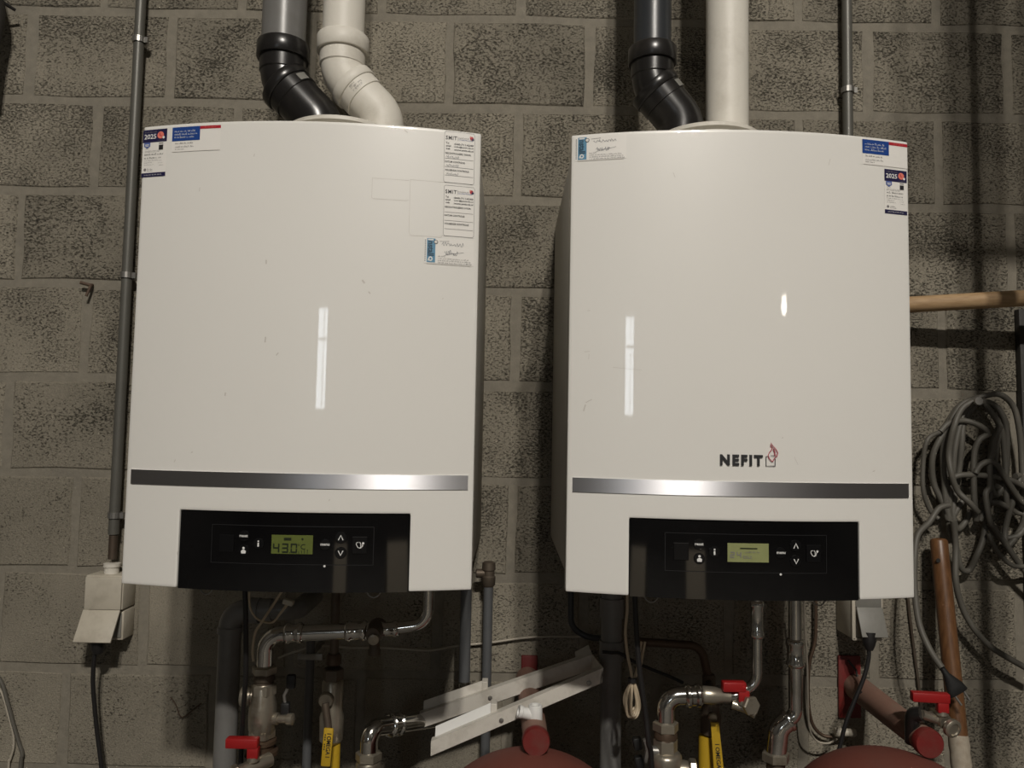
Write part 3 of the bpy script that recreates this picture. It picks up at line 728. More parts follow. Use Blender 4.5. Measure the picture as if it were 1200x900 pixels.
# ------------------------------------------------------------------ flue pipes
YF = -.235; TOPZ = 3.4
def collar(bm, p, d, r, h, k=1.17, mi=0):
    d = Vector(d).normalized()
    lathe(bm, [(-h/2, r), (-h/2, r*k*.97), (-h/2+.002, r*k), (h/2-.002, r*k), (h/2, r*k*.97), (h/2, r)], Vector(p), d, 36, mi, caps=False)
def flue(label_pipe, mp, label_el, me, pxtop, r, px1, B_, C_, colpy, obl, top_r=None, group=None, wide=1.0):
    """a straight pipe from above that ends in the socket of a double 45 degree elbow"""
    c0 = at(px1, colpy, YF); x = c0.x
    t = thing('flue_elbow', label_el, 'pipe', (x, YF, az1))
    b1 = at(*B_, YF); b1.x = x; c1 = at(*C_, YF); e1 = Vector((c1.x, YF, az1-.002))
    b = BM(); tube(b, fillet([(x, YF, c0.z), b1, c1, e1], .055, 9), r, 36); obj('elbow_body', b, me, t)
    b = BM(); collar(b, (x, YF, c0.z), (0, 0, 1), r*1.03, .030); obj('socket', b, me, t)
    b = BM(); lathe(b, [(-.006, r*1.0), (-.004, r*1.05), (.022, r*1.07)], (x, YF, c0.z-.035), (0, 0, 1), 36, caps=False); obj('sleeve', b, me, t)
    d = (c1-b1).normalized(); p = b1 + d*obl
    if wide > 1: b = BM(); tube(b, fillet([p, c1, e1], .05, 9), r*wide, 36); obj('lower_elbow', b, me, t)
    b = BM(); collar(b, p, d, r*1.01*wide, .018, 1.12); obj('socket', b, me, t)
    b = BM(); lathe(b, [(0, r*1.055*wide), (.030, r*1.05*wide), (.031, r*wide)], p, d, 36, caps=False); obj('sleeve', b, me, t)
    b = BM(); rr = top_r or r*.96
    lathe(b, [(0, rr), (TOPZ-c0.z-.010, rr)], (x, YF, c0.z+.010), (0, 0, 1), 40); obj('flue_pipe', b, mp, None, label_pipe, 'pipe', group=group)
    return t, p, d
elb, pL, dL = flue('grey vertical flue pipe above the left boiler', M['greypvc'], 'black double elbow under the grey flue pipe of the left boiler', M['blackpvc'], 333, .0395, 332, (331, 97), (374, 143), 62, .012, .040, wide=1.10)
elw, pW, dW = flue('cream vertical air pipe above the left boiler', M['whitepvc'], 'cream double elbow under the cream air pipe, left boiler', M['whitepvc'], 403, .0395, 402, (402, 88), (448, 137), 54, .032, .0385)
elr, pR, dR = flue('slate dark flue pipe above the right boiler', M['darkpvc'], 'black double elbow under the slate flue pipe of the right boiler', M['blackpvc'], 767, .037, 764.5, (760, 101), (798, 143), 67, .010, .0345, wide=1.12)
p = at(852, 147, YF); b = BM(); lathe(b, [(0, .0385), (TOPZ-az2, .0385)], (p.x, YF, az2), (0, 0, 1), 40)
obj('air_pipe', b, M['whitepvc'], None, 'straight cream air pipe rising from the right boiler', 'pipe')
# labels printed on the elbows
def tag_on(t, p, d, r, s0, s1, ang0, ang1, m, name='label'):
    x, y = frame_of(d); b = BM(); n = 6; R_ = []
    for s in (s0, s1): R_.append([b.verts.new(p+d*s+(x*math.cos(a)+y*math.sin(a))*r) for a in [ang0+(ang1-ang0)*k/n for k in range(n+1)]])
    for k in range(n): b.faces.new((R_[0][k], R_[0][k+1], R_[1][k+1], R_[1][k]))
    return obj(name, b, m, t, smooth=False)
def ang_of(d, want):
    x, y = frame_of(d); wv = Vector(want); return math.atan2(wv.dot(y), wv.dot(x))
for (t, p, d, r) in ((elb, pL, dL, .0395), (elr, pR, dR, .037)):
    a = ang_of(d, (.5, -.75, .55)); tag_on(t, p, d, r*1.066*1.12, .014, .029, a-.22, a+.22, M['greyplastic'])
# stamped print on the cream elbow
b = BM(); x, y = frame_of(dW); a0_ = ang_of(dW, (0, -1, 0))
def fmW(u, v, off):
    a = a0_+u/.042; return pW+dW*v+(x*math.cos(a)+y*math.sin(a))*(.0395*1.056+off*.5)
sgn = 1 if (x*math.cos(a0_+.1)+y*math.sin(a0_+.1)).dot(Vector((1, 0, 1))) > 0 else -1
fmW2 = lambda u, v, off: fmW(sgn*u, v, off)
for i, (v_, L_) in enumerate(((.026, .022), (.021, .026), (.016, .012))): smallprint(b, fmW2, -.012, v_-.004, L_, .003, .0004, 0, 200+i)
obj('stamp', b, M['greyink'], elw, smooth=False)

# ------------------------------------------------------------------ conduits on the wall
def clip(t, p, r, name='clip'):
    b = BM(); lathe(b, [(-.006, r*1.02), (-.006, r*1.28), (.006, r*1.28), (.006, r*1.02)], p, (0, 0, 1), 18, caps=False)
    box(b, (p.x-.004, p.y+r, p.z-.006), (p.x+.004, -.0002, p.z+.006)); box(b, (p.x+r, p.y-.004, p.z-.006), (p.x+r+.009, p.y+.004, p.z+.006))
    obj(name, b, M['zinc'], t, smooth=False)
YL = -.028
pa = at(147, 330, YL); pe = at(132, 655, YL); cx = (at(165, 0, YL).x+pe.x)/2
t = thing('conduit', 'thin grey conduit running down the wall left of the left boiler', 'pipe', (cx, YL, pe.z))
b = BM(); tube(b, [(cx, YL, TOPZ), (cx, YL, at(134, 626, YL).z)], .0105, 18); obj('tube', b, M['conduit'], t)
b = BM(); tube(b, [(cx, YL, at(134, 627, YL).z), (cx, YL, pe.z)], .0085, 16); obj('lower_tube', b, M['iron'], t, label='thinner dark end of the tube')
for py in (47, 323, 604): clip(t, Vector((cx, YL, at(150, py, YL).z)), .0105)
YR = -.024; cx2 = at(993, 80, YR).x
t = thing('conduit', 'thin grey conduit rising behind the right boiler', 'pipe', (cx2, YR, 1.8))
b = BM(); tube(b, [(cx2, YR, TOPZ), (cx2, YR, 1.8)], .0105, 18); obj('tube', b, M['conduit'], t)
clip(t, Vector((cx2, YR, at(993, 106, YR).z)), .0105)

# ------------------------------------------------------------------ left socket box
def socket_left():
    a = at(100, 674, -.055); c = at(141, 752, -.055); x0, x1, z0, z1 = a.x, c.x, c.z, a.z; zm = at(120, 716, -.055).z
    t = thing('socket_box', 'off white double socket box on the wall below the left conduit', 'socket', ((x0+x1)/2, -.03, z0))
    b = BM(); box(b, (x0, -.053, zm+.0015), (x1, -.0003, z1), .003); box(b, (x0, -.045, z0), (x1, -.0003, zm-.001), .003); obj('body', b, M['offwhite'], t)
    b = BM(); box(b, (x0+.002, -.058, zm+.003), (x1-.002, -.053, z1-.003), .0015); obj('upper_lid', b, M['offwhite'], t)
    b = BM(); L_ = zm-z0-.002; ang = math.radians(30)
    box(b, (x0, -.058, zm-L_*1.12), (x1-.003, -.053, zm), .0015, rot=Matrix.Rotation(ang, 3, 'X').inverted(), piv=(x0, -.052, zm)); obj('open_lid', b, M['offwhite'], t, label='hinged lid held open by the plug')
    b = BM(); box(b, (x0+.004, -.047, z0+.005), (x1-.004, -.044, zm-.006), .001); obj('socket_face', b, M['greyplastic'], t)
    b = BM(); lathe(b, [(-.005, .014), (.012, .014), (.013, .016), (.020, .016), (.021, .010)], (cx, YL, z1), (0, 0, 1), 22); obj('gland', b, M['whitepvc'], t)
    return x0, x1, z0, zm
x0, x1, z0, zm = socket_left()
b = BM(); pl = at(113, 760, -.07)
t = thing('plug_cable', 'black plug and cable hanging from the left socket box', 'cable', (pl.x, -.06, .1))
lathe(b, [(0, .013), (.02, .013), (.03, .010), (.032, .006)], (pl.x, -.066, at(113, 752, -.066).z+.008), (0, .1, -1), 16); obj('plug', b, M['rubber'], t)
b = BM(); tube(b, spline(P((111, 764, -.066), (109, 800, -.06), (113, 850, -.05), (119, 900, -.045), (124, 960, -.04), (122, 1100, -.03)), 8), .0042, 10); obj('cable', b, M['rubber'], t)
# nail, stray wire, cables at the left edge
b = BM(); tube(b, fillet(P((108, 334, .001), (106.5, 334.5, -.012), (94, 331, -.016)), .003, 4), .0036, 8); tube(b, P((106.5, 334.5, -.012), (101, 347, -.016)), .0030, 8)
obj('bent_nail', b, M['rust'], None, 'rusty bent nail in the wall left of the left conduit', 'nail')
b = BM(); tube(b, spline(P((200, 817, -.002), (206, 826, -.006), (211, 839, -.006), (216, 840, -.006), (226, 832, -.006), (236, 824, -.002)), 6), .0012, 6)
obj('stray_wire', b, M['rust'], None, 'short kinked dark wire on the wall, right of the plug cable', 'wire')
b = BM(); tube(b, spline(P((-20, 770, -.01), (0, 796, -.008), (8, 820, -.008), (16, 850, -.008), (22, 870, -.008), (26, 884, -.008), (24, 900, -.008), (20, 1000, -.006)), 8), .0038, 8)
obj('wall_cable', b, M['greycable'], None, 'thicker of two grey cables on the wall at the lower left corner', 'cable')
b = BM(); tube(b, spline(P((-20, 790, -.006), (0, 808, -.006), (9, 835, -.006), (15, 858, -.006), (16, 875, -.006), (12, 890, -.006), (10, 900, -.006), (6, 1000, -.005)), 8), .0022, 8)
obj('wall_cable', b, M['wallwire'], None, 'thinner of two grey cables on the wall at the lower left corner', 'cable')
t = thing('hanging_bag', 'dark cloth bag hanging at the upper left edge', 'bag', at(-14, 100, -.06))
b = BM(); tube(b, spline(P((-22, -60, -.06), (-12, -10, -.06), (-4, 20, -.06), (-8, 60, -.06), (-16, 100, -.06)), 8), [.016+.006*math.sin(i*.2) for i in range(33)], 16); obj('cloth', b, M['boarddark'], t)
b = BM(); tube(b, P((2, 2, -.05), (10, 7, -.04), (18, 12, -.03)), .0035, 8); obj('strap', b, M['rubber'], t)

# ------------------------------------------------------------------ pipe building blocks
def coupling(t, p, d, r, L_=.04, name='press_coupling', m=None):
    """press fitting: a sleeve with a bead at each end"""
    d = Vector(d).normalized(); b = BM(); h = L_/2
    lathe(b, [(-h-.001, r), (-h, r*1.12), (-h+.003, r*1.30), (-h+.007, r*1.30), (-h+.010, r*1.12), (h-.010, r*1.12), (h-.007, r*1.30), (h-.003, r*1.30), (h, r*1.12), (h+.001, r)], p, d, 28, caps=False)
    # crimped facets
    for s in (-.35, .35): lathe(b, [(s*L_-.004, r*1.14), (s*L_, r*1.20), (s*L_+.004, r*1.14)], p, d, 8, caps=False)
    return obj(name, b, m or M['steel'], t)
def nut(t, p, d, r, h, m, name='hex_nut', parent=None):
    b = BM(); lathe(b, [(-h/2, r*.85), (-h/2+.002, r), (h/2-.002, r), (h/2, r*.85)], p, d, hexa=True); return obj(name, b, m, parent or t, smooth=False)
def prof(t, p, d, pr, m, name, parent=None, seg=28):
    b = BM(); lathe(b, pr, p, d, seg); return obj(name, b, m, parent or t)
DN = Vector((0, 0, -1)); UPV = Vector((0, 0, 1))
CASE_Z = ZB+.0125

# --- below the left boiler
# grey drain
Yd = -.20; p0 = at(263, 900, Yd); xt = p0.x
t = thing('drain_pipe', 'grey plastic drain pipe under the left boiler, elbow at its top', 'pipe', (xt, Yd, 0))
zt = at(263, 716, Yd).z
b = BM(); tube(b, fillet([(xt, Yd, 0.001), (xt, Yd, zt), (xt+.075, Yd, zt+.004)], .028, 10), .020, 26); obj('pipe', b, M['greypvc'], t)
b = BM(); lathe(b, [(0, .0205), (0, .0228), (.010, .0228), (.012, .0205)], (xt, Yd, at(263, 741, Yd).z), (0, 0, 1), 26, caps=False); obj('socket', b, M['greypvc'], t)
b = BM(); lathe(b, [(0, .0205), (0, .0228), (.022, .0228), (.022, .0205)], (xt+.03, Yd, zt+.002), (1, 0, 0), 26, caps=False); obj('socket', b, M['greypvc'], t)
b = BM(); tube(b, fillet([(xt+.07, Yd, zt+.004), (xt+.12, Yd, zt+.004), (xt+.12, Yd+.12, zt+.004)], .02, 6), .018, 18); obj('trap_arm', b, M['greypvc'], t)
# black cable
b = BM(); tube(b, spline(P((287, 692, -.385), (288, 730, -.385), (288, 790, -.37), (285, 835, -.335), (283, 870, -.312), (282, 910, -.30), (280, 1100, -.26)), 8), .0042, 10)
obj('supply_cable', b, M['rubber'], None, 'black cable hanging straight down under the left boiler', 'cable')
# loose wires with connector
t = thing('sensor_wire', 'pale sensor wire with a white connector looping under the left boiler', 'wire', at(330, 760, -.3))
b = BM(); tube(b, spline(P((331, 692, -.30), (318, 712, -.30), (306, 730, -.31), (299, 742, -.31), (296, 762, -.30), (297, 775, -.30)), 8), .0022, 8); obj('wire', b, M['beigecable'], t)
b = BM(); tube(b, spline(P((292, 694, -.30), (293, 712, -.30), (300, 724, -.30), (310, 729, -.30), (320, 729, -.30), (329, 718, -.30), (336, 708, -.30)), 8), .0018, 8); obj('wire', b, M['beigecable'], t)
b = BM(); tube(b, spline(P((322, 728, -.302), (332, 716, -.302), (338, 708, -.302)), 5), .0010, 6); obj('wire', b, M['beigecable'], t)
q = at(338, 706, -.30); b = BM(); box(b, (q.x-.009, q.y-.006, q.z-.004), (q.x+.009, q.y+.006, q.z+.005), .002, rot=Matrix.Rotation(.25, 3, 'Y')); obj('connector', b, M['offwhite'], t)
# steel flow pipe with test valve, going down into a ball valve
Ys = -.29; R28 = .0135
a0 = at(502, 700, Ys); a0.z = CASE_Z+.004; c1 = at(502, 732, Ys); c2 = at(312, 744, Ys); c3 = at(310, 782, Ys); c1.x = a0.x; c2.x = c3.x
t = thing('flow_pipe', 'bright steel pipe bending from left boiler into a ball valve, test point midway', 'pipe', (c3.x, Ys, 0))
j1 = at(447, 738, Ys); j2 = at(440, 739, Ys)
b = BM(); tube(b, fillet([a0, c1, j1], .030, 9), .0095, 22); obj('upper_pipe', b, M['steel'], t)
b = BM(); tube(b, fillet([j1, c2, c3], .034, 10), R28, 24); obj('pipe', b, M['steel'], t)
hd = (c2-j1).normalized()
coupling(t, at(345, 742, Ys), hd, R28, .030); coupling(t, at(418, 739.5, Ys), hd, R28, .036); coupling(t, at(455, 737.5, Ys), hd, .0105, .034)
q = at(441, 738, Ys)
tv = prof(t, q, (0, -1, 0), [(-.018, .016), (.006, .016), (.012, .014), (.030, .0125), (.036, .0115)], M['iron'], 'test_valve')
b = BM(); o_ = q+Vector((.002, -.036, -.006)); lathe(b, [(0, .009), (.004, .009), (.005, .007)], o_, (0.05, -1, -.1), 20); obj('valve_cap', b, M['nickel'], tv)
b = BM(); lathe(b, [(0, .009), (.02, .009), (.022, .0105), (.030, .0105)], q+Vector((.001, -.02, -.006)), (0, 0, -1), 18); obj('outlet', b, M['iron'], tv)
zc = at(310, 782, Ys).z; X_ = c3.x; o_ = Vector((X_, Ys, zc))
s_ = 1/sc(Ys)
nut(t, o_+DN*.004, DN, .021, .014, M['nickel'])
prof(t, o_, DN, [(.010, .017), (.020, .0185), (.022, .016), (.028, .016)], M['iron'], 'union_sleeve')
vb = prof(t, o_, DN, [(.026, .0165), (.032, .019), (.050, .0195), (.060, .0225), (.080, .0235), (.100, .0225), (.108, .019), (.112, .017)], M['nickel'], 'ball_valve')
nut(t, o_+DN*.036, DN, .0215, .018, M['nickel'])
nut(t, o_+DN*.108, DN, .0225, .016, M['nickel'])
prof(t, o_, DN, [(.116, .0215), (.118, .0245), (.124, .0245), (.126, .0205), (.133, .0205), (.136, .0275), (.142, .0275), (.146, .020)], M['copper'], 'union_sleeve')
b = BM(); tube(b, [o_+DN*.14, Vector((X_, Ys, .002))], .0195, 22); obj('lower_pipe', b, M['iron'], t, label='dark iron riser')
b = BM(); lathe(b, [(0, .010), (.010, .010), (.011, .007), (.026, .007), (.027, .0095), (.036, .0095), (.038, .006)], o_+Vector((.018, -.004, -.083)), (1, -.15, .04), 16); obj('valve_stem', b, M['nickel'], t)
for px, py in ((341.5, 798.5), (335, 831)):
    q = at(px, py, Ys); b = BM(); box(b, (q.x-.008, q.y-.006, q.z-.0115), (q.x+.007, q.y+.006, q.z+.0115), .003)
    st = obj('wing_grip', b, M['blackmatt'], t, label='black plastic wing of the valve key')
q1 = at(341, 799, Ys); q2 = at(335, 831, Ys); b = BM(); tube(b, [q1, at(333, 815, Ys), q2], .0028, 8); obj('wing_bar', b, M['zinc'], t)
q = at(289, 816, Ys); b = BM(); lathe(b, [(0, .016), (.006, .017), (.02, .014)], q+Vector((-.008, 0, 0)), (1, 0, 0), 20); obj('side_plug', b, M['nickel'], t)
# red lever drain cock
def lever_cock(label, px, py, Y, hL, m_body, parent_pt=None, hyaw=0.0):
    """tee shaped red lever on a small cock"""
    q = at(px, py, Y); s = 1/sc(Y)
    t = thing('drain_cock', label, 'valve', q-Vector((0, 0, .05)))
    b = BM(); R_ = Matrix.Rotation(hyaw, 3, 'Z')
    box(b, (q.x-hL*.62, q.y-.008, q.z-.008), (q.x+hL*.38, q.y+.008, q.z+.008), .0025, rot=R_, piv=q); box(b, (q.x+hL*.05, q.y-.007, q.z-.024), (q.x+hL*.05+.018, q.y+.007, q.z-.006), .002, rot=R_, piv=q)
    h = obj('lever', b, M['redpaint'], t)
    k = Vector((q.x+hL*.05+.009, q.y, q.z-.022))
    prof(t, k, DN, [(0, .009), (.006, .010), (.008, .008)], M['nickel'], 'stem')
    return t, k
t, k = lever_cock('red lever drain cock in front of the dark iron riser, lower left', 289, 870, -.345, .052, M['nickel'])
b = BM(); tube(b, [k+Vector((.018, .03, -.016)), k+Vector((-.004, 0, -.018)), k+Vector((-.030, -.02, -.024))], .0115, 18); obj('body', b, M['nickel'], t)
nut(t, k+Vector((-.022, -.015, -.022)), Vector((-1, -.6, -.2)), .0155, .012, M['nickel'])
b = BM(); lathe(b, [(0, .0115), (.012, .012), (.015, .010)], k+Vector((-.014, -.012, -.032)), (-.2, -.3, -1), 18); obj('cap', b, M['yellow'], t, label='yellow cap')
# grey thin conduit with bracket
Yt = -.10; q = at(364, 757, Yt)
t = thing('thin_pipe', 'thin grey painted pipe left of the yellow gas lever, left boiler', 'pipe', (q.x, Yt, 0))
b = BM(); tube(b, [(q.x, Yt, at(364, 735, Yt).z), (q.x, Yt, .002)], .0085, 16); obj('pipe', b, M['conduitdark'], t)
z_ = at(364, 768, Yt).z; b = BM(); box(b, (q.x-.022, Yt-.011, z_-.006), (q.x+.026, Yt-.0085, z_+.006), .001); box(b, (q.x-.004, Yt+.008, z_-.004), (q.x+.004, -.0005, z_+.004)); obj('bracket', b, M['zinc'], t)
# gas valve with yellow lever
def gas_valve(label, px, pytop, Y, lev, yel, rpx, letters):
    q = at(px, pytop, Y); x = q.x
    t = thing('gas_valve', label, 'valve', (x, Y, 0))
    return t, q
Yg = -.22; q = at(391, 775, Yg); x = q.x
t = thing('gas_valve', 'gas valve with a yellow OMEGA lever under the left boiler', 'valve', (x, Yg, 0))
b = BM(); tube(b, [Vector((x, Yg, CASE_Z+.003)), Vector((x, Yg, q.z))], .008, 16); obj('upper_pipe', b, M['iron'], t)
prof(t, q, DN, [(-.014, .010), (-.010, .013), (.004, .014), (.006, .011)], M['copper'], 'coupling')
nut(t, q+DN*.022, DN, .0185, .022, M['iron'])
prof(t, q, DN, [(.030, .015), (.036, .019), (.085, .0185), (.095, .0215), (.135, .0205), (.140, .016)], M['nickel'], 'body')
b = BM(); g_ = at(381, 822, Yg-.03); lathe(b, [(0, .012), (.004, .013), (.022, .013), (.024, .011)], g_+Vector((0, .026, 0)), (0, -1, 0), 20); obj('stem', b, M['nickel'], t)
b = BM(); pth = P((381, 824, -.252), (384, 845, -.256), (385, 860, -.256)); tube(b, pth, .0065, 10); obj('lever_neck', b, M['iron'], t)
l0 = at(385.5, 853, -.262); l1 = at(381.5, 898, -.262); dz = (l1-l0).normalized(); nx = dz.cross(Vector((0, -1, 0))).normalized(); L_ = (l1-l0).length
b = BM(); vs = box(b, (-.0085, -.003, -L_), (.0085, .003, 0), .0025)
Rm = Matrix.Rotation(math.atan2(dz.x, -dz.z), 3, 'Y').inverted()
for v in b.verts: v.co = Rm @ v.co + l0
lv = obj('lever', b, M['yellow'], t, label='yellow plastic lever')
b = BM(); fml = lambda u, v, off: Rm @ Vector((u, -.003-off, v)) + l0
text(b, '↑ OMEGA ↑' if False else 'I OMEGA I', fml, -.0015, -.008, h=.0075, wid=L_*.62, off=.0006, bold=.02, turn=True)
smallprint_row = [patch(b, fml, -.0055, -.0035, -.012-.004*i, -.0095-.004*i, .0006, 0, 1) for i in range(7) if i != 3]
obj('lettering', b, M['ink'], lv, smooth=False)
b = BM(); q2 = at(394, 853, Yg); tube(b, [Vector((q2.x, Yg, q2.z)), Vector((q2.x, Yg, .002))], .0085, 18); obj('gas_pipe', b, M['yellow'], t, label='yellow gas pipe')

# wire along the wall under both boilers
b = BM(); tube(b, spline(P((326, 771, -.02), (345, 764, -.02), (372, 757, -.02), (410, 759, -.02), (445, 759, -.02), (480, 761, -.02), (505, 762, -.02), (535, 757, -.012), (575, 753, -.01), (610, 748, -.01), (640, 746, -.01), (680, 746, -.01), (700, 744, -.01)), 6), .0022, 8)
obj('wall_wire', b, M['wallwire'], None, 'thin grey wire running across the wall beneath both boilers', 'wire')

# two slate pipes at the right of the left boiler
Y5 = -.10; q = at(544, 802, Y5); x = q.x
t = thing('slate_pipe', 'slate grey pipe dropping from the right end of the left boiler', 'pipe', (x, Y5, at(544, 860, Y5).z))
b = BM(); tube(b, [Vector((x, Y5, CASE_Z+.002)), Vector((x, Y5, q.z))], .0108, 20); obj('pipe', b, M['conduitdark'], t)
prof(t, q, DN, [(-.006, .0108), (-.004, .013), (.002, .013), (.004, .0115), (.008, .0115), (.010, .0135), (.016, .0135), (.018, .011), (.06, .011)], M['steel'], 'coupling')
Y6 = -.045; q = at(570, 805, Y6); x = q.x
t = thing('slate_pipe', 'slate grey pipe on the wall between the boilers, dark fitting on top', 'pipe', (x, Y6, 0))
b = BM(); tube(b, [Vector((x, Y6, at(570, 686, Y6).z)), Vector((x, Y6, .002))], .0095, 20); obj('pipe', b, M['conduitdark'], t)
z_ = at(570, 672, Y6).z
f_ = prof(t, Vector((x, Y6, z_)), UPV, [(-.026, .010), (-.022, .0135), (-.006, .014), (-.004, .012), (.006, .012), (.008, .014), (.022, .013), (.024, .009)], M['iron'], 'fitting')
b = BM(); lathe(b, [(0, .009), (.016, .009), (.018, .007)], (x-.008, Y6, z_), (-1, 0, 0), 14); obj('outlet', b, M['iron'], f_)
# steel elbow left of the tray
Ye = -.24; R_e = .0172; e0 = at(522, 841, -.075); e1 = at(436, 853, Ye); e2 = at(432, 886, Ye); e1.x = e2.x
t = thing('elbow_pipe', 'bright steel elbow with a nut, left end of the white metal tray', 'pipe', (e2.x, Ye, 0))
b = BM(); tube(b, fillet([e0, e1, e2], .038, 10), R_e*.92, 24); obj('pipe', b, M['steel'], t)
coupling(t, e1.lerp(e0, .30), (e1-e0), R_e*.92, .030)
nut(t, e2+DN*.0, DN, .023, .016, M['nickel'])
prof(t, e2, DN, [(.008, .020), (.012, .022), (.016, .0215), (.06, .021), (.07, .016)], M['nickel'], 'union')
b = BM(); tube(b, [e2+DN*.06, Vector((e2.x, Ye, .002))], .015, 20); obj('riser', b, M['iron'], t)

# ------------------------------------------------------------------ red wall brackets, expansion vessels
def arm(label, wx, wy, ex, ey, Yend, r, plate, plm):
    w0 = at(wx, wy, 0); e = at(ex, ey, Yend); x = (w0.x+e.x)/2; z = (w0.z+e.z)/2
    t = thing('wall_bracket', label, 'bracket', (w0.x, -.01, z-.05))
    b = BM(); tube(b, [Vector((w0.x, -.008, w0.z)), Vector((e.x, Yend, e.z))], [r*1.18, r], 26); obj('arm', b, M['dustyred'], t)
    b = BM(); d = (e-w0).normalized(); lathe(b, [(-.006, r*1.0), (-.006, r*1.10), (.006, r*1.10), (.009, r*1.02)], e, d, 28); obj('end_cap', b, M['bracketred'], t)
    b = BM(); box(b, *plate, .002); obj('wall_plate', b, M['bracketred'], t)
    return t, w0, e
pw0 = at(611, 768, -.005); pw1 = at(630, 768, -.005); pz = at(620, 768, -.005).z
tA, wA, eA = arm('red wall bracket arm carrying the left vessel and the white tee', 618, 794, 628, 868, -.35, .0205, ((pw0.x, -.008, pz-.12), (pw1.x, -.0006, pz)), 0)
qa = at(982, 768, -.005); qb = at(1008, 768, -.005)
tB, wB, eB = arm('red wall bracket arm carrying the right vessel and red lever', 1001, 803, 1087, 870, -.31, .0215, ((qa.x, -.008, qa.z-.125), (qb.x, -.0006, qa.z)), 0)
def vessel(label, px, pyap, Yv, a, bb):
    q = at(px, pyap, Yv); z = q.z - .012; H = .40
    t = thing('expansion_vessel', label, 'vessel', (q.x, Yv, z-bb*2-H))
    b = BM(); pr = [(z-bb+bb*math.sin(PI/2*k/14), a*math.cos(PI/2*k/14)) for k in range(14, -1, -1)]
    low = [(z-bb-H-bb*math.sin(PI/2*k/10), a*math.cos(PI/2*k/10)) for k in range(0, 11)]
    pr = [(zz, max(r, .0005)) for zz, r in pr+[(z-bb-.02, a*1.0)]+low]
    lathe(b, pr, (q.x, Yv, 0), UPV, 56); obj('tank', b, M['vessel'], t)
    b = BM(); lathe(b, [(-.008, a*1.0), (-.006, a*1.02), (.006, a*1.02), (.008, a*1.0)], (q.x, Yv, z-bb-H*.4), UPV, 56, caps=False); obj('seam', b, M['vessel'], t)
    for k in range(3):
        g_ = 2*PI*k/3+.5; b = BM(); tube(b, [(q.x+a*.8*math.cos(g_), Yv+a*.8*math.sin(g_), z-bb-H+.02), (q.x+a*.85*math.cos(g_), Yv+a*.85*math.sin(g_), .001)], .012, 10); obj('leg', b, M['vessel'], t)
    return t, q
vessel('dull red expansion vessel below the left bracket arm and white tee', 622, 876, -.36, .165, .135)
vessel('dull red expansion vessel at the lower right, below the red lever valve', 1044, 876, -.33, .165, .125)
# white tee vent on the left arm
Yv = -.30; q = at(627, 853, Yv)
t = thing('vent_tee', 'white plastic tee vent standing on the left bracket arm', 'vent', q-Vector((0, 0, .01)))
prof(t, q, UPV, [(-.012, .013), (-.006, .0155), (-.002, .0155), (-.001, .0135), (.003, .0155), (.005, .0155), (.006, .012)], M['nickel'], 'thread_ring')
b = BM(); lathe(b, [(.006, .0115), (.008, .0125), (.036, .0115), (.038, .0105), (.038, .0075), (.030, .007)], q, UPV, 22); lathe(b, [(.0, .009), (.020, .0095), (.023, .0095), (.024, .0105), (.030, .0105), (.030, .007), (.026, .006)], q+Vector((0, 0, .020)), (-1, -.15, .28), 18)
obj('tee', b, M['white'], t)
# red lever valve on the right arm
t, k = lever_cock('red lever valve on the right bracket arm, beside the wooden stick', 1095, 817, -.30, .060, M['nickel'], hyaw=-.12)
b = BM(); lathe(b, [(0, .010), (.022, .010), (.023, .012), (.030, .012)], k+Vector((-.004, .024, -.012)), (.3, -1, -.2), 18); obj('body', b, M['nickel'], t)
b = BM(); tube(b, [k+Vector((-.034, .0, -.006)), k+Vector((-.006, .004, -.016)), k+Vector((.006, .0, -.020))], .0075, 12); obj('thread', b, M['nickel'], t)
b = BM(); lathe(b, [(-.004, .0145), (-.003, .0155), (.003, .0155), (.005, .0135), (.0055, .010), (.0035, .009)], k+Vector((.010, -.012, -.024)), (.25, -1, -.2), 20); obj('knurled_cap', b, M['nickel'], t)
b = BM(); tube(b, fillet([k+Vector((-.034, .0, -.006)), k+Vector((-.044, .01, -.010)), k+Vector((-.040, .02, -.06))], .012, 6), .012, 14); obj('elbow', b, M['blackpvc'], t)

# ------------------------------------------------------------------ white sheet metal tray between the boilers
def rail(b, p0, p1, h, lip, out):
    """C profile from p0 to p1 (top front edge): web, top lip, bottom lip"""
    d = (p1-p0); th = .0016
    sec = [(0, 0), (0, -h), (out*lip*.5, -h-.004), (out*lip*.5, -h-.004+th), (th*out, -h+th), (th*out, -th), (out*lip, -th), (out*lip, 0)]
    A = [b.verts.new(p0+Vector((0, s[0], s[1]))) for s in sec]; B_ = [b.verts.new(p1+Vector((0, s[0], s[1]))) for s in sec]
    n = len(sec)
    for i in range(n): b.faces.new((A[i], A[(i+1) % n], B_[(i+1) % n], B_[i]))
    b.faces.new(A); b.faces.new(B_)
Yu, Yl = -.145, -.275
u0_, u1_ = at(491, 837, Yu), at(694, 767, Yu); l0_, l1_ = at(505, 869, Yl), at(706, 783, Yl)
t = thing('metal_tray', 'white sheet metal channel lying tilted across the pipes between the boilers', 'tray', at(600, 830, -.2))
b = BM(); rail(b, u0_, u1_, .027, .018, 1); obj('side_rail', b, M['tray'], t, smooth=False)
b = BM(); rail(b, l0_, l1_, .024, .018, 1); obj('side_rail', b, M['tray'], t, smooth=False)
b = BM()
q = [u1_, l1_, l1_+Vector((-.004, 0, -.026)), u1_+Vector((-.004, 0, -.030))]
e = Vector((.0018, 0, 0)); A = [b.verts.new(v) for v in q]; B_ = [b.verts.new(v+e) for v in q]
for i in range(4): b.faces.new((A[i], A[(i+1) % 4], B_[(i+1) % 4], B_[i]))
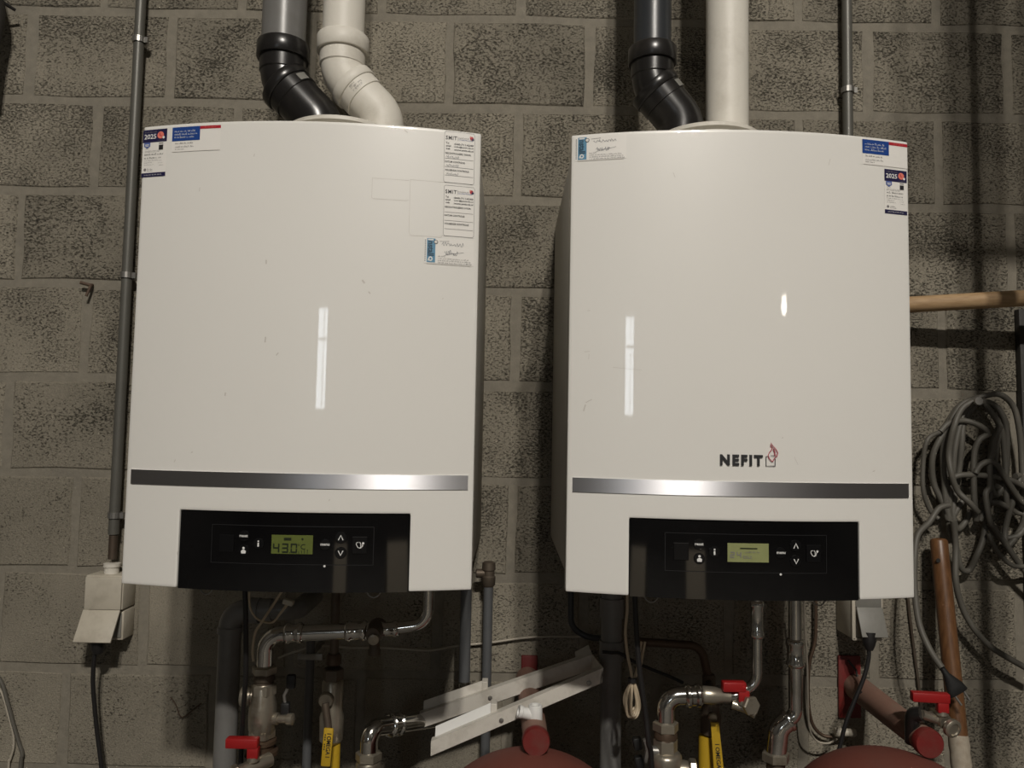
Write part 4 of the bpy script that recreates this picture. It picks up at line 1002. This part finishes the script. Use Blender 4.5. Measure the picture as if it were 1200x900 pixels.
b.faces.new(A); b.faces.new(B_); obj('end_plate', b, M['tray'], t, smooth=False)
b = BM(); q = [u1_, u1_+Vector((-.004, .03, .010)), u1_+Vector((-.03, .03, -.004)), u1_+Vector((-.03, 0, -.012))]
A = [b.verts.new(v) for v in q]; B_ = [b.verts.new(v+Vector((0, .0016, -.001))) for v in q]
for i in range(4): b.faces.new((A[i], A[(i+1) % 4], B_[(i+1) % 4], B_[i]))
b.faces.new(A); b.faces.new(B_); obj('corner_flap', b, M['tray'], t, smooth=False)
for (r0, r1, f0, f1) in ((u0_, u1_, .02, .36), (l0_, l1_, .02, .345)):
    a_ = r0.lerp(r1, f0)+Vector((0, .014, 0)); c_ = r0.lerp(r1, f1)+Vector((0, .014, 0)); b = BM(); up_ = Vector((0, .004, .016))
    q = [a_, c_, c_+up_, a_+up_]; A = [b.verts.new(v) for v in q]; B_ = [b.verts.new(v+Vector((0, .0015, 0))) for v in q]
    for i in range(4): b.faces.new((A[i], A[(i+1) % 4], B_[(i+1) % 4], B_[i]))
    b.faces.new(A); b.faces.new(B_); obj('insert_strip', b, M['white'] if r0 is l0_ else M['tray'], t, smooth=False)
    b = BM(); box(b, (c_.x, c_.y-.001, c_.z-.004), (c_.x+.011, c_.y+.022, c_.z+.016), .001); obj('end_stop', b, M['tray'], t, smooth=False)
for (r0, r1, f) in ((u0_, u1_, .41), (l0_, l1_, .41), (l0_, l1_, .92)):
    q = r0.lerp(r1, f)+Vector((0, -.0005, -.015)); b = BM(); lathe(b, [(0, .0042), (.0016, .0036), (.002, .001)], q, (0, -1, 0), 12); obj('rivet', b, M['zinc'], t)

# ------------------------------------------------------------------ below the right boiler
# dark drain pipe
Yd = -.17; x = at(716, 800, Yd).x
t = thing('drain_pipe', 'dark grey plastic drain pipe behind the right end of the white tray', 'pipe', (x, Yd, 0))
b = BM(); tube(b, [Vector((x, Yd, .002)), Vector((x, Yd, CASE_Z-.01))], .0195, 26); obj('pipe', b, M['greypvc'], t)
for py in (712, 762):
    b = BM(); z_ = at(716, py, Yd).z; lathe(b, [(-.018, .020), (-.018, .0225), (.018, .0225), (.018, .020)], (x, Yd, z_), UPV, 26, caps=False); obj('socket', b, M['greypvc'], t)
x_ = at(673, 720, -.10); b = BM(); tube(b, fillet(P((669, 690, -.10), (669, 735, -.10), (688, 747, -.10), (705, 748, -.12)), .03, 8), .006, 12)
obj('bent_tube', b, M['darkpvc'], None, 'dark bent tube behind the lower left corner of the right boiler', 'pipe')
# beige wire with a tied bundle
t = thing('wire_bundle', 'tied bundle of beige wire hanging under the right boiler', 'wire', at(742, 838, -.32))
b = BM(); tube(b, spline(P((735, 696, -.32), (735, 715, -.32), (733, 740, -.32), (735, 765, -.32), (739, 784, -.32), (741, 798, -.32)), 8), .0024, 8); obj('wire', b, M['beigecable'], t)
for i in range(6):
    rr = random.Random(i); dx = rr.uniform(-3, 3); w_ = 3+i*1.1; yb_ = 828+rr.uniform(0, 10)
    b = BM(); tube(b, spline(P((741, 797, -.32), (741+dx-w_, 815, -.325+.003*i), (740+dx-w_*.7, yb_, -.325+.003*i), (742+dx, yb_+3, -.325+.003*i), (744+dx*.5+w_*.6, yb_-6, -.32+.003*i), (743+w_*.5, 812, -.32), (742, 797, -.32)), 6), .0022, 8); obj('loop', b, M['beigecable'], t)
for i in range(2):
    b = BM(); tube(b, spline(P((752+4*i, 752, -.31), (749+4*i, 766, -.31), (747+3*i, 782, -.31), (743, 796, -.32)), 6), .0022, 8); obj('loop', b, M['beigecable'], t)
q = at(741, 797, -.32); b = BM(); lathe(b, [(-.004, .006), (-.003, .0075), (.003, .0075), (.004, .006)], q, UPV, 14); obj('tie', b, M['rubber'], t)
# black cables
b = BM(); tube(b, spline(P((744, 696, -.41), (745, 725, -.41), (748, 770, -.408), (752, 805, -.405), (757, 840, -.40), (760, 870, -.40), (764, 905, -.39), (768, 1100, -.36)), 8), .0042, 12)
obj('supply_cable', b, M['rubber'], None, 'thick black cable down the left end of the right control panel', 'cable')
b = BM(); tube(b, spline(P((706, 764, -.21), (716, 765, -.21), (727, 766, -.20), (742, 775, -.2), (760, 783, -.2), (785, 793, -.2), (800, 800, -.19)), 8), .003, 8)
obj('thin_cable', b, M['rubber'], None, 'thin black cable sloping from the dark drain pipe to the right', 'cable')
# tarnished copper pipe behind
Yc_ = -.16
t = thing('copper_pipe', 'dark tarnished copper pipe bending down behind the tied wire bundle', 'pipe', at(832, 800, Yc_))
b = BM(); tube(b, fillet(P((748, 752, Yc_), (822, 757, Yc_), (831, 800, Yc_)), .03, 8), .0078, 16); obj('pipe', b, M['copper'], t)
prof(t, at(831, 790, Yc_), DN, [(0, .010), (.004, .012), (.020, .012), (.022, .010)], M['iron'], 'fitting')
# return pipe: bright pipe from the boiler, red lever, elbow, ball valve 32
Yr = -.34; a0 = at(888, 705, Yr); x = at(887, 760, Yr).x
p_top = Vector((x, Yr, CASE_Z+.003)); p_b1 = at(886, 800, Yr); p_b1.x = x; p_b2 = at(862, 816, Yr)
j = at(822, 814, -.34); e1 = at(781, 816, -.34); e2 = at(780, 848, -.34); e1.x = e2.x
t = thing('return_pipe', 'bright steel pipe from right boiler through elbow into a valve marked 32', 'pipe', (e2.x, -.34, 0))
b = BM(); tube(b, fillet([p_top, p_b1, p_b2, j], [.030, .02], 8), .0080, 18); obj('upper_pipe', b, M['steel'], t)
coupling(t, Vector((x, Yr, at(887, 726, Yr).z)), UPV, .0088, .058)
b = BM(); tube(b, fillet([j, e1, e2], .036, 10), .0142, 24); obj('elbow', b, M['steel'], t)
coupling(t, at(812, 815, -.34), (e1-j), .0142, .026)
prof(t, at(838, 815, -.34), (1, 0, -.05), [(-.022, .012), (-.018, .014), (.0, .0135), (.01, .011), (.024, .010)], M['nickel'], 'reducer')
nut(t, e2+DN*.004, DN, .021, .016, M['nickel'])
prof(t, e2, DN, [(.010, .017), (.014, .0185), (.022, .0185), (.024, .0165), (.044, .0165)], M['copper'], 'union_sleeve')
nut(t, e2+DN*.034, DN, .0195, .022, M['nickel'])
vb = prof(t, e2, DN, [(.042, .0165), (.046, .024), (.050, .026), (.062, .0265), (.066, .0245), (.088, .0245), (.090, .027), (.094, .027), (.098, .0235), (.15, .022), (.155, .015)], M['nickel'], 'ball_valve', seg=32)
b = BM(); cv_ = e2+Vector((0, -.0252, -.083)); fmv = lambda u, v, off: Vector((cv_.x+u, cv_.y-off+.3*abs(u)**1.0*.3, cv_.z+v))
text(b, '32', fmv, 0, 0, h=.010, off=.0008, bold=.02, align='c'); obj('size_mark', b, M['zinc'], vb, label='raised figure 32', smooth=False)
pg = e2+Vector((.022, -.004, -.072)); prof(t, pg, (1, -.1, 0), [(0, .016), (.008, .0165), (.014, .0155)], M['nickel'], 'side_plug'); nut(t, pg+Vector((.021, -.002, 0)), Vector((1, -.1, 0)), .0195, .012, M['nickel'])
b = BM(); tube(b, [e2+DN*.14, Vector((e2.x, -.34, .002))], .015, 20); obj('riser', b, M['iron'], t)
# key with black wings left of the valve
q = at(757, 880, -.345)
b = BM(); lathe(b, [(0, .0075), (.012, .0075), (.013, .0055), (.022, .0055)], q+Vector((.020, 0, 0)), (-1, 0, .05), 14); tube(b, P((755, 866, -.35), (759, 878, -.35), (756, 893, -.35)), .0035, 8); obj('valve_stem', b, M['zinc'], t)
for px, py in ((747, 871), (749, 893)):
    q = at(px, py, -.35); b = BM(); box(b, (q.x-.007, q.y-.006, q.z-.010), (q.x+.007, q.y+.006, q.z+.010), .003, rot=Matrix.Rotation(-.2, 3, 'Y')); obj('wing_grip', b, M['blackmatt'], t)
# red lever cock on it
t, k = lever_cock('red lever drain cock on the bright return pipe under the right boiler', 863, 804, -.345, .038, M['nickel'])
b = BM(); lathe(b, [(0, .009), (.03, .009)], k+Vector((-.006, .034, -.004)), (.1, -1, -.2), 16); obj('body', b, M['nickel'], t)
b = BM(); tube(b, [k+Vector((-.016, .006, -.008)), k+Vector((.004, 0, -.013)), k+Vector((.018, -.008, -.019))], .0075, 14); obj('spout', b, M['nickel'], t)
q = at(880, 827, -.355); nut(t, q, Vector((.35, -1, .1)), .0155, .010, M['nickel'], 'cap_nut')
# gas valve right
Yg = -.24; q = at(833, 812, Yg); x = q.x
t = thing('gas_valve', 'gas valve with a worn yellow lever under the right boiler', 'valve', (x, Yg, 0))
b = BM(); tube(b, [at(831, 800, Yc_), Vector((x, Yg, q.z))], .008, 14); obj('upper_pipe', b, M['iron'], t)
prof(t, Vector((x, Yg, at(833, 838, Yg).z)), DN, [(-.030, .010), (-.026, .015), (-.006, .016), (0, .018), (.030, .017), (.034, .012)], M['iron'], 'body')
b = BM(); q2 = at(831, 862, Yg); tube(b, [Vector((q2.x-.006, Yg, q2.z)), Vector((q2.x-.006, Yg, .002))], .0125, 18); obj('gas_pipe', b, M['yellow'], t, label='yellow gas pipe')
b = BM(); s0_ = at(836, 842, Yg-.024); lathe(b, [(0, .008), (.018, .008), (.020, .006)], s0_+Vector((0, .022, 0)), (0, -1, 0), 14); obj('stem', b, M['nickel'], t)
l0 = at(837, 846, Yg-.028); l1 = at(842, 905, Yg-.028); d_ = l1-l0; wv = Vector((.0085, 0, 0))
b = BM(); q = [l0-wv*.8, l0+wv*.8, l1+wv, l1-wv]; A = [b.verts.new(v) for v in q]; B_ = [b.verts.new(v+Vector((0, -.004, 0))) for v in q]
for i in range(4): b.faces.new((A[i], A[(i+1) % 4], B_[(i+1) % 4], B_[i]))
b.faces.new(A); b.faces.new(B_); lv = obj('lever', b, M['yellow'], t, label='worn yellow lever', smooth=False)
b = BM(); pm = l0.lerp(l1, .42); fml2 = lambda u, v, off: Vector((pm.x+u+.085*(-v), pm.y-.004-off, pm.z+v))
text(b, 'I OMEGA I', fml2, -.003, 0, h=.0075, wid=.045, off=.0006, bold=.02, turn=True); obj('lettering', b, M['ink'], lv, smooth=False)
# second bright pipe
Y2 = -.32; x = at(932, 760, Y2).x; c1 = at(929, 838, Y2); c1.x = x; c2 = at(911, 852, Y2); c3 = at(909, 885, Y2)
t = thing('flow_pipe', 'bright steel pipe with a wide elbow, right of the red lever cock', 'pipe', (c3.x, Y2, 0))
b = BM(); tube(b, fillet([Vector((x, Y2, CASE_Z+.003)), c1, c2], .02, 8), .0112, 22); obj('pipe', b, M['steel'], t)
coupling(t, Vector((x, Y2, at(931, 765, Y2).z)), UPV, .0118, .044)
b = BM(); tube(b, fillet([c1.lerp(c2, .35), c2+Vector((.002, 0, -.002)), c3], .022, 9), .0165, 24); obj('elbow', b, M['steel'], t)
b = BM(); collar(b, c1.lerp(c2, .42), (c2-c1), .0150, .006, 1.25); obj('bead', b, M['steel'], t)
nut(t, c3+DN*.002, DN, .0225, .016, M['nickel'])
b = BM(); tube(b, [c3, Vector((c3.x, Y2, .002))], .015, 20); obj('riser', b, M['iron'], t)
# thin tubes on the wall with a cream fitting
b = BM(); tube(b, spline(P((956, 700, -.02), (956, 740, -.02), (954, 757, -.02), (949, 775, -.02), (947, 800, -.02), (948, 830, -.02), (953, 850, -.02), (963, 861, -.02), (975, 864, -.025)), 8), .0034, 10)
t = thing('thin_tube', 'thin rusty brown tube curving down the wall under the right boiler', 'pipe', at(960, 862, -.02))
bm_ = b; obj('tube', bm_, M['copper'], t)
q = at(983, 858, -.03); b = BM(); lathe(b, [(-.008, .0085), (-.004, .009), (.004, .009), (.006, .007), (.008, .0078), (.030, .0078), (.033, .006)], q, (1, -.1, .02), 16); obj('fitting', b, M['offwhite'], t, label='cream plastic fitting')
b = BM(); tube(b, spline(P((942, 696, -.10), (943, 730, -.09), (946, 780, -.07), (947, 830, -.06), (949, 855, -.055), (957, 868, -.05), (970, 871, -.05), (981, 866, -.05)), 8), .0020, 8)
obj('thin_wire', b, M['wallwire'], None, 'pale thin wire looping beside the rusty brown tube', 'wire')

# right socket box with grey lid and cable
a_ = at(998, 703, -.075); c_ = at(1034, 750, -.075)
t = thing('socket_box', 'white socket box with a grey lid below the right boiler corner', 'socket', ((a_.x+c_.x)/2, -.04, c_.z))
b = BM(); box(b, (a_.x, -.074, c_.z), (c_.x, -.0003, a_.z+.03), .004); obj('body', b, M['offwhite'], t)
b = BM(); 
for lo, hi in (((a_.x-.001, -.079, c_.z), (a_.x+.006, -.074, a_.z+.03)), ((c_.x-.004, -.079, c_.z), (c_.x, -.074, a_.z+.03)), ((a_.x, -.079, c_.z-.001), (c_.x, -.074, c_.z+.004))): box(b, lo, hi, .0012)
obj('frame', b, M['offwhite'], t)
b = BM(); zt = at(1015, 712, -.08).z; box(b, (a_.x+.006, -.084, c_.z+.006), (c_.x-.003, -.080, zt), .0012, rot=Matrix.Rotation(-.42, 3, 'X'), piv=(a_.x, -.080, zt)); obj('open_lid', b, M['greyplastic'], t, label='grey lid propped open by the plug')
b = BM(); box(b, (a_.x+.006, -.080, zt), (c_.x-.003, -.075, a_.z+.03), .001); obj('hinge_plate', b, M['greyplastic'], t)
t = thing('plug_cable', 'black plug and cable dropping from the grey lidded socket box', 'cable', at(1000, 880, -.12))
q = at(1018, 741, -.095); b = BM(); lathe(b, [(0, .013), (.016, .013), (.026, .010), (.034, .006)], q, (-.03, -.15, -1), 16); obj('plug', b, M['rubber'], t)
b = BM(); tube(b, spline(P((1017, 752, -.10), (1018, 770, -.10), (1012, 795, -.10), (1001, 822, -.10), (991, 848, -.10), (985, 872, -.10), (981, 890, -.10), (976, 930, -.09), (970, 1100, -.05)), 8), .0040, 10); obj('cable', b, M['rubber'], t)
b = BM(); tube(b, P((994, 774, -.02), (1003, 785, -.02), (1006, 800, -.03), (1010, 812, -.09)), .0022, 8); obj('earth_wire', b, M['rubber'], t)
# thin wall cable at the right of the boiler
b = BM(); tube(b, spline(P((1063, 690, -.006), (1066, 720, -.006), (1071, 760, -.006), (1077, 806, -.006), (1080, 830, -.006)), 8), .0028, 8)
obj('wall_cable', b, M['iron'], None, 'thin brown cable on the wall below the right boiler edge', 'cable')

# ------------------------------------------------------------------ sticks
s0 = at(1100, 633, -.045); s1 = at(1126, 893, -.135); d_ = (s1-s0); k_ = (s0.z-.001)/(s0.z-s1.z); s2 = s0+d_*k_
t = thing('wooden_stick', 'brown varnished broom handle leaning upright against the wall, taped lower end', 'stick', s2)
R_ = .0165
b = BM(); n_ = 24; path = [s0+(s2-s0)*(i/n_) for i in range(n_+1)]; dd = (s2-s0).normalized()
path = [s0-dd*.003, s0-dd*.001, s0+dd*.003] + path[1:]
tube(b, path, [R_*.72, R_*.9, R_]+[R_]*n_, 26); obj('handle', b, M['wood'], t)
q = at(1100, 657, -.0535-R_); b = BM(); lathe(b, [(0, .0042), (.0012, .0042)], q+Vector((0, .0022, 0)), (0, -1, 0), 14); obj('hanging_hole', b, M['boarddark'], t)
b = BM(); ta = s0+d_*((s0.z-at(1122, 860, -.12).z)/(s0.z-s1.z)); tb = ta+dd*.16
tube(b, [ta+(tb-ta)*(i/16) for i in range(17)], [R_*(1.05+.03*((i*7) % 3)) for i in range(17)], 22); obj('tape', b, M['tape'], t, label='dirty white tape wrapping')
h0 = at(1040, 358.5, -.075); h1 = at(1215, 348.5, -.11); h2 = h0+(h1-h0)*1.9
b = BM(); tube(b, [h0, h0.lerp(h2, .5), h2], .0165, 24)
obj('pale_stick', b, M['palewood'], None, 'pale wooden pole lying level, right of the right boiler', 'stick')
q0 = at(1194, 362, -.018)
b = BM(); box(b, (q0.x, -.018, 0.001), (q0.x+.09, -.001, q0.z), .002, rot=Matrix.Rotation(-.012, 3, 'Y'), piv=(q0.x, 0, q0.z))
obj('dark_board', b, M['boarddark'], None, 'dark upright board under the pale pole at the right edge', 'board')
# unseen upright pipe and added rods beyond the right edge: they throw the shadow bands
b = BM(); lathe(b, [(0, .027), (HZ, .027)], (.948, -.42, 0), UPV, 24); obj('upright_pipe', b, M['conduit'], None, 'upright grey pipe standing just beyond the right edge', 'pipe')
t = thing('shade_rods', 'row of grey rods added out of view at the upper right to half block the lamps', 'screen', (.96, -1.05, CAM_H+1.05))
b = BM(); tube(b, [(.785, -1.05, CAM_H+1.07), (1.135, -1.05, CAM_H+1.07)], .012, 12); tube(b, [(.785, -1.05, HZ-.013), (1.135, -1.05, HZ-.013)], .012, 12); obj('cross_bar', b, M['conduit'], t, kind='stuff')
for k in range(9):
    b = BM(); tube(b, [(.795+.041*k, -1.05, CAM_H+1.07), (.795+.041*k, -1.05, HZ)], .0115, 10); obj('rod', b, M['conduit'], t)

# ------------------------------------------------------------------ cable coil on the wall
t = thing('cable_coil', 'tangled grey extension cable hung in loops on the wall, flat plug below', 'cable', at(1140, 700, -.04))
b = BM(); tube(b, P((1146, 474, .002), (1146, 470, -.075)), .005, 10); lathe(b, [(0, .009), (.004, .008)], at(1146, 470, -.075), (0, -1, .05), 14)
obj('cable_hook', b, M['zinc'], None, 'pale wall hook holding the grey cable coil', 'hook')
loops = [
 [(1146, 466), (1122, 478), (1104, 510), (1093, 535), (1094, 565), (1105, 590), (1112, 610), (1109, 580), (1110, 530), (1122, 490), (1146, 468)],
 [(1146, 466), (1126, 475), (1112, 500), (1105, 530), (1107, 570), (1110, 605), (1116, 560), (1120, 520), (1130, 485), (1146, 470)],
 [(1146, 466), (1170, 462), (1186, 474), (1193, 495), (1197, 530), (1198, 570), (1190, 600), (1180, 590), (1178, 540), (1172, 500), (1150, 468)],
 [(1146, 472), (1160, 472), (1172, 482), (1179, 500), (1180, 530), (1178, 560), (1168, 580), (1160, 560), (1163, 520), (1172, 499), (1168, 520), (1163, 560), (1158, 590), (1148, 610)],
 [(1102, 506), (1112, 496), (1130, 493), (1148, 499), (1158, 508), (1148, 515), (1142, 530), (1141, 560), (1142, 590), (1144, 610)],
 [(1172, 499), (1166, 516), (1160, 545), (1160, 570), (1155, 580), (1160, 610), (1166, 620), (1180, 640), (1200, 668), (1230, 700)],
 [(1112, 562), (1125, 557), (1145, 557), (1170, 559), (1190, 565), (1215, 580), (1235, 590)],
 [(1143, 555), (1148, 546), (1158, 541), (1168, 545), (1178, 560), (1195, 585), (1205, 592)],
 [(1146, 600), (1135, 588), (1122, 575), (1115, 555), (1112, 530), (1118, 500), (1128, 478), (1146, 468)],
 [(1146, 470), (1130, 492), (1127, 520), (1124, 550), (1120, 575), (1117, 600), (1121, 620), (1131, 612), (1138, 598)],
 [(1130, 583), (1120, 600), (1112, 618), (1120, 640), (1126, 665), (1136, 668), (1145, 650), (1152, 632), (1155, 610), (1152, 590)],
 [(1163, 569), (1180, 575), (1196, 590), (1202, 610), (1196, 625), (1185, 630), (1168, 628), (1158, 612)],
 [(1156, 588), (1172, 590), (1190, 600), (1200, 604), (1195, 622), (1180, 640), (1178, 620), (1186, 590), (1195, 560), (1190, 558)],
 [(1112, 592), (1100, 596), (1089, 612), (1076, 626), (1072, 650), (1072, 690), (1077, 730), (1089, 760), (1104, 783)],
 [(1102, 506), (1087, 515), (1082, 540), (1082, 575), (1090, 598), (1100, 608)],
 [(1117, 610), (1120, 640), (1120, 680), (1127, 710), (1140, 735), (1160, 757), (1180, 770), (1215, 790)],
 [(1158, 625), (1168, 645), (1182, 660), (1196, 664), (1225, 660)],
]
for i, lp in enumerate(loops):
    rr = random.Random(40+i); yb0 = -.028-.0035*(i % 9)
    pts = [at(p[0], p[1], yb0 + rr.uniform(-.006, .006)) for p in lp]
    if i == 13: pts = [at(p[0], p[1], -.05-.11*(k/8)**2) for k, p in enumerate(lp)]
    b = BM(); tube(b, spline(pts, 6), (.0060 if i not in (14, 16) else .0046), 10); obj('cable_loop', b, M['greycable'], t)
e0, e1 = at(1104, 783, -.16), at(1121, 808, -.17); ax = (e1-e0).normalized(); sd = ax.cross(Vector((0, -1, 0))).normalized(); n_ = sd.cross(ax)
b = BM(); rings = []
for s, w_, th in ((0, .005, .005), (.012, .006, .0055), (.036, .0165, .0055), (.048, .0185, .0050), (.050, .0175, .004)):
    rings.append([b.verts.new(e0+ax*s+sd*(w_*math.cos(2*PI*k/16))+n_*(th*math.sin(2*PI*k/16))) for k in range(16)])
for A, B_ in zip(rings, rings[1:]):
    for k in range(16): b.faces.new((A[k], A[(k+1) % 16], B_[(k+1) % 16], B_[k]))
b.faces.new(rings[0]); b.faces.new(rings[-1]); pgo = obj('flat_plug', b, M['blackmatt'], t, label='flat black two pin plug')
for s in (-1, 1):
    b = BM(); tube(b, [e0+ax*.049+sd*(.0095*s), e0+ax*.068+sd*(.0088*s)], .002, 8); obj('pin', b, M['zinc'], pgo)
